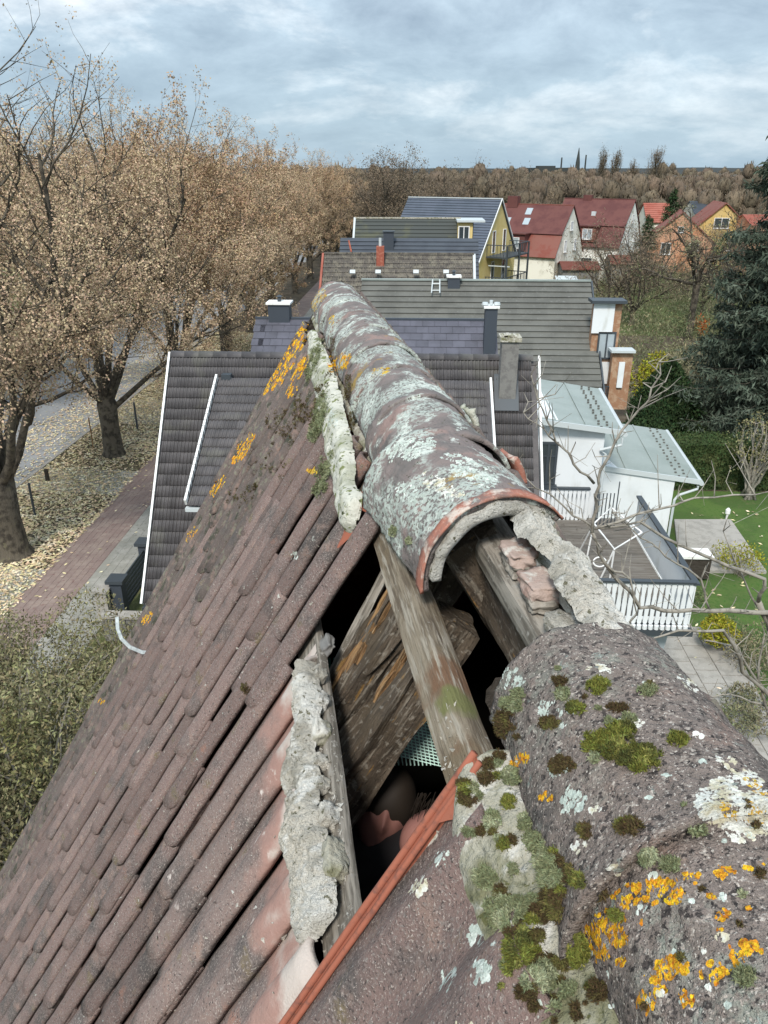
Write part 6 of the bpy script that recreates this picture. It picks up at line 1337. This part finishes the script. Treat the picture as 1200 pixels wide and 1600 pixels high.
# ================================================================== LICHEN AND MOSS (grown on the surfaces, as geometry)
def bvh_of(objs):
    V, F = [], []
    for o in objs:
        M = wmat(o); k = len(V); V += [M @ v.co for v in o.data.vertices]; F += [tuple(i+k for i in p.vertices) for p in o.data.polygons]
    return BVHTree.FromPolygons(V, F)
surf = [o for o in COL.objects if o.type == 'MESH' and o.name.split('.')[0] in ('ridge_cap', 'roof_tile', 'mortar_bed', 'cap_rim', 'roof_batten') and wmat(o).translation.length < 40 and (o.parent == old)]
TREE = bvh_of(surf)
def hit(px, py):
    d = ray(px, py); d = d/np.linalg.norm(d); h = TREE.ray_cast(Vector(CAM), Vector(d), 12); return h if h[0] is not None else None
def patch_points(px, py, rpx, rpy, ang, n, seed, thr=None, nscale=40., ring=None, off=.08):
    """points on the surface inside an elliptical patch centred where the photo shows it"""
    h = hit(px, py)
    if h is None: return []
    c0, nn = np.array(h[0]), np.array(h[1]); 
    if nn@(CAM-c0) < 0: nn = -nn
    dist = (c0-CAM)@FW; sc = dist/FPX; rg = np.random.RandomState(seed); ca, sa = math.cos(ang), math.sin(ang); res = []
    for _ in range(n):
        rr = math.sqrt(rg.rand()); a = rg.rand()*6.283; ex, ey = rr*math.cos(a), rr*math.sin(a)
        if ring and (rr < ring): continue
        dx_, dy_ = ex*rpx*ca-ey*rpy*sa, ex*rpx*sa+ey*rpy*ca
        wob = .25*noise.noise((ex*2+seed, ey*2, .3))+.16*noise.noise((ex*6+seed, ey*6, .3))
        if rr > .74+wob*2.2+.22*rg.rand()**3: continue
        hh = hit(px+dx_, py+dy_)
        if hh is None: continue
        p = np.array(hh[0]); 
        if abs((p-c0)@FW) > off*2+.1: continue
        m_ = np.array(hh[1]); m_ = m_ if m_@(CAM-p) > 0 else -m_
        if thr is not None and noise.fractal(Vector(p*nscale), 1, 2, 3) < thr: continue
        res.append((p, m_, rr))
    return res
GROW = {}
def crust(pts, size, m, seed, up=.0010, name='lichen'):
    b = GROW.setdefault((name, m), MB()); rg = np.random.RandomState(seed)
    for p, n_, rr in pts:
        a = np.cross(n_, rg.normal(size=3)); a /= np.linalg.norm(a); c_ = np.cross(n_, a); s = size*rg.uniform(.5, 1.3); k = 6; th = rg.uniform(0, 6.28)
        up = up*(1.0-.6*rr); V = [p+n_*(up*rg.uniform(.5, 1.4))]+[p+(a*math.cos(th+6.283*i/k)+c_*math.sin(th+6.283*i/k))*s*rg.uniform(.6, 1.2)+n_*up*rg.uniform(.0, 1.0) for i in range(k)]
        b.add(V, [(0, i+1, (i+1) % k+1) for i in range(k)])
def moss(px, py, rpx, rpy, h, n, m, seed, ang=0.):
    """cushion: a domed carpet of short leaflets"""
    pts = patch_points(px, py, rpx, rpy, ang, n, seed); b = GROW.setdefault(('moss', m), MB()); rg = np.random.RandomState(seed)
    for p, n_, rr in pts:
        hh = h*math.sqrt(max(0, 1-rr*rr))*(.75+.5*noise.noise(Vector(p*90))); base = p+n_*(hh*rg.uniform(.0, 1.0)**.6)
        for _ in range(2):
            d = n_*.8+rg.normal(size=3)*.6; d /= np.linalg.norm(d); L = .0042*rg.uniform(.7, 1.6)*(1 if h > .004 else .7); s = np.cross(d, rg.normal(size=3)); s /= np.linalg.norm(s)+1e-9; s *= .0011
            o_ = base+rg.normal(size=3)*.001; b.add([o_-s, o_+s, o_+d*L], [(0, 1, 2)])
S = 100
for (px, py, rx, ry, an) in ((1010, 1395, 62, 20, -.25), (985, 1392, 30, 12, -.3), (945, 1450, 36, 26, -.6), (935, 1478, 24, 26, .3), (968, 1468, 18, 14, 0), (1040, 1392, 30, 22, .2), (1085, 1372, 20, 9, .3), (1132, 1362, 18, 10, -.2), (1035, 1520, 36, 26, -1.), (1012, 1562, 16, 28, .3), (1060, 1508, 20, 16, 0), (1165, 1480, 30, 12, .1), (1150, 1500, 14, 20, 0), (1115, 1520, 22, 18, .2), (1130, 1430, 12, 9, 0),
                            (1072, 1562, 12, 16, 0), (970, 1503, 9, 8, 0), (815, 1186, 18, 10, -.5), (803, 1196, 10, 8, 0), (854, 1246, 13, 9, -.3), (1002, 1442, 5, 4, 0), (1170, 1355, 8, 4, 0), (1112, 1400, 6, 4, 0), (1195, 1345, 9, 6, 0), (1168, 1419, 6, 5, 0), (1125, 1450, 6, 4, 0)):
    S += 1; crust(patch_points(px, py, rx, ry, an, int(rx*ry*5.2)+60, S, thr=-.08, nscale=110), .0021, 'lichen_yellow', S, up=.0014)
for (px, py, rx, ry, an) in ((530, 565, 17, 22, .7), (518, 500, 5, 8, 0), (495, 470, 9, 24, .6), (572, 462, 8, 16, -.6), (480, 500, 6, 20, .5), (465, 530, 14, 30, .55), (448, 560, 16, 34, .6), (432, 590, 12, 26, .6), (470, 575, 9, 26, .6), (415, 605, 8, 14, .6), (488, 735, 9, 5, 0), (380, 700, 10, 30, .6), (340, 760, 8, 20, .6), (455, 610, 8, 14, .6), (230, 965, 6, 14, .6), (300, 835, 6, 16, .6), (158, 1097, 6, 6, 0)):
    S += 1; crust(patch_points(px, py, rx, ry, an, int(rx*ry*4)+50, S, thr=-.05, nscale=45, off=.3), .0062, 'lichen_yellow' if px < 475 or (px, py) == (530, 565) else 'lichen_ochre', S, up=.004)
for (px, py, rx, ry, an, m) in ((1155, 1266, 70, 48, .35, 'lichen_white'), (1165, 1215, 60, 16, .75, 'lichen_white'), (1180, 1230, 26, 9, .7, 'lichen_ochre'), (596, 580, 20, 8, 0, 'lichen_ochre'), (940, 1045, 22, 7, 0, 'lichen_white'), (1075, 1068, 22, 8, .6, 'lichen_white'), (745, 1462, 17, 17, 0, 'lichen_grey'), (700, 1530, 14, 22, .2, 'lichen_grey'), (752, 1520, 18, 20, 0, 'lichen_grey'), (655, 1385, 14, 22, .6, 'lichen_white'), (690, 1340, 14, 20, .6, 'lichen_grey'), (672, 1310, 8, 18, .6, 'lichen_white'), (720, 1600, 18, 12, 0, 'lichen_white'),
                            (860, 1110, 20, 18, .5, 'lichen_grey'), (800, 1060, 18, 26, -.6, 'lichen_grey'), (895, 1250, 20, 26, .7, 'lichen_grey'), (870, 1200, 16, 16, 0, 'lichen_grey'), (930, 1265, 12, 6, 0, 'lichen_white'), (960, 1360, 9, 9, 0, 'lichen_white'), (905, 1325, 14, 9, 0, 'lichen_white'), (990, 1130, 16, 6, 0, 'lichen_white'), (1090, 1150, 8, 6, 0, 'lichen_white'), (640, 770, 26, 16, .5, 'lichen_grey'), (735, 735, 50, 22, .45, 'lichen_grey'), (640, 700, 44, 20, -.3, 'lichen_grey'), (690, 760, 40, 14, .5, 'lichen_white'), (460, 870, 6, 10, 0, 'lichen_grey'), (520, 655, 8, 20, 0, 'lichen_grey'), (555, 640, 10, 34, .1, 'lichen_grey')):
    S += 1; crust(patch_points(px, py, rx, ry, an, int(rx*ry*2.6)+40, S, thr=(-.55 if m == 'lichen_white' and rx > 40 and ry > 30 else .02), nscale=80, ring=(.55 if (px, py) == (1155, 1262) else None)), .0030 if py > 900 else .0042, m, S, up=.0012)
S += 1; crust(patch_points(1160, 1265, 36, 24, .35, 2200, S, thr=-.1, nscale=60), .003, 'lichen_ochre', S, up=.001)
for (px, py, rx, ry, h, m) in ((952, 1162, 40, 26, .016, 'moss'), (1000, 1186, 36, 22, .018, 'moss'), (975, 1140, 22, 10, .012, 'moss'), (935, 1075, 19, 12, .012, 'moss'), (900, 1107, 16, 10, .009, 'moss'), (1060, 1156, 17, 11, .010, 'moss'), (876, 1066, 13, 9, .009, 'moss_brown'), (812, 1083, 12, 9, .008, 'moss_grey'), (882, 1085, 12, 10, .008, 'moss_grey'), (1013, 1080, 18, 8, .006, 'moss_grey'), (982, 1125, 14, 8, .007, 'moss_grey'), (965, 1108, 20, 7, .008, 'moss_brown'),
                              (985, 1295, 26, 13, .012, 'moss_brown'), (916, 1298, 11, 13, .011, 'moss_brown'), (978, 1292, 12, 8, .012, 'moss'), (1010, 1337, 19, 16, .014, 'moss_grey'), (1050, 1352, 17, 11, .010, 'moss_grey'), (1088, 1298, 16, 10, .009, 'moss_grey'), (858, 1345, 24, 20, .016, 'moss_grey'), (835, 1315, 18, 18, .014, 'moss_grey'), (865, 1375, 22, 18, .016, 'moss_grey'), (866, 1412, 20, 30, .018, 'moss_brown'), (820, 1285, 12, 14, .012, 'moss_grey'), (760, 1372, 18, 20, .014, 'moss_grey'), (803, 1360, 9, 10, .010, 'moss_grey'),
                              (790, 1425, 34, 28, .016, 'moss_grey'), (815, 1480, 26, 34, .014, 'moss'), (845, 1530, 26, 26, .014, 'moss_grey'), (905, 1490, 20, 34, .014, 'moss'), (935, 1550, 16, 18, .012, 'moss_brown'), (750, 1245, 6, 6, .006, 'moss_grey'), (735, 1300, 12, 6, .007, 'moss_grey'), (1165, 1528, 14, 13, .010, 'moss_grey'), (800, 1215, 20, 16, .010, 'moss_grey'), (790, 1130, 18, 24, .007, 'moss_brown'), (800, 1100, 20, 14, .006, 'moss_grey'), (775, 1160, 16, 26, .008, 'moss_brown'), (860, 1130, 20, 10, .004, 'moss_brown'), (880, 1195, 22, 16, .004, 'moss_brown'), (945, 1398, 9, 7, .006, 'moss_brown'), (965, 1430, 12, 9, .006, 'moss'),
                              (384, 1075, 8, 10, .012, 'moss_brown'), (535, 1130, 4, 4, .006, 'moss'), (615, 830, 6, 10, .010, 'moss_grey'), (640, 845, 5, 8, .008, 'moss_grey'), (545, 605, 7, 24, .012, 'moss_brown'), (550, 660, 6, 20, .010, 'moss_brown'), (520, 540, 5, 18, .008, 'moss_brown')):
    S += 1; moss(px, py, rx, ry, h, int(rx*ry*4.5)+60, m, S)
for k, (px, py, rx, ry) in enumerate(((775, 1290, 30, 40), (800, 1400, 40, 50), (840, 1440, 36, 50), (870, 1520, 40, 60), (800, 1500, 30, 50), (900, 1570, 40, 30), (760, 1200, 22, 20), (880, 1370, 26, 40), (735, 1240, 10, 16))):
    for j in range(9):
        S += 1; rr0 = random.uniform(4, 13); moss(px+random.uniform(-rx, rx), py+random.uniform(-ry, ry), rr0, rr0*random.uniform(.6, 1.3), rr0*.0008, int(rr0*rr0*4)+40, random.choice(['moss_grey', 'moss_brown', 'moss', 'moss_brown']), S)
for k in range(24):
    S += 1; rr0 = random.uniform(2.5, 8); moss(random.uniform(790, 1190), random.uniform(1010, 1590), rr0, rr0*random.uniform(.5, 1.2), rr0*.0007, int(rr0*rr0*4)+30, random.choice(['moss_grey', 'moss_brown', 'moss_brown']), S)
for k in range(34):
    S += 1; rr0 = random.uniform(3, 9); crust(patch_points(random.uniform(770, 1190), random.uniform(1000, 1590), rr0, rr0*random.uniform(.5, 1.), 0, int(rr0*rr0*2)+20, S, thr=.0, nscale=90), .0026, random.choice(['lichen_grey', 'lichen_white', 'lichen_grey']), S, up=.0008)
# moss nibbling the tile edges and mortar far left
for k, (px, py, rx, ry, n) in enumerate(((492, 560, 10, 36, 900), (500, 650, 10, 50, 1200), (505, 745, 12, 40, 900), (470, 640, 16, 40, 400), (500, 620, 10, 60, 300), (440, 660, 24, 30, 260), (380, 760, 30, 40, 160), (420, 720, 40, 50, 200))):
    S += 1; b = GROW.setdefault(('moss', 'moss_grey' if k < 3 else 'moss_brown'), MB()); rg = np.random.RandomState(S)
    for p, n_, rr in patch_points(px, py, rx, ry, .3, n//6, S, off=1.0):
        s_ = rg.uniform(.006, .016)
        for _ in range(26):
            d = rg.normal(size=3); d /= np.linalg.norm(d); d = d if d@n_ > 0 else -d; o_ = p+d*s_*rg.uniform(.6, 1); s = np.cross(d, rg.normal(size=3)); s /= np.linalg.norm(s); s *= .0022; b.add([o_-s, o_+s, o_+(d+rg.normal(size=3)*.5)*.006], [(0, 1, 2)])
for (nm, m), b in GROW.items():
    if b.v: b.build(nm, m, old, kind='stuff')
# crumbs and chips lying on the tiles and the batten
b = MB(); rg = np.random.RandomState(77)
for px, py, rx, ry, n in ((520, 1300, 20, 150, 220), (700, 1180, 30, 80, 60), (300, 1400, 260, 180, 110), (900, 900, 40, 90, 50), (250, 1150, 180, 160, 60), (420, 930, 90, 120, 70)):
    for _ in range(n):
        h = hit(px+rg.normal()*rx*.5, py+rg.normal()*ry*.5)
        if h is None: continue
        p = np.array(h[0]); s = rg.uniform(.0012, .0045); V = [p+rg.normal(size=3)*s for _ in range(4)]; b.add(V, [(0, 1, 2), (0, 2, 3), (0, 3, 1), (1, 3, 2)])
b.build('grit', 'mortar', old, kind='stuff')
# a few fallen leaves caught on the neighbour's and our roof
print('objects', len(COL.objects), 'tris', sum(len(o.data.loop_triangles) or 0 for o in COL.objects if o.type == 'MESH'))
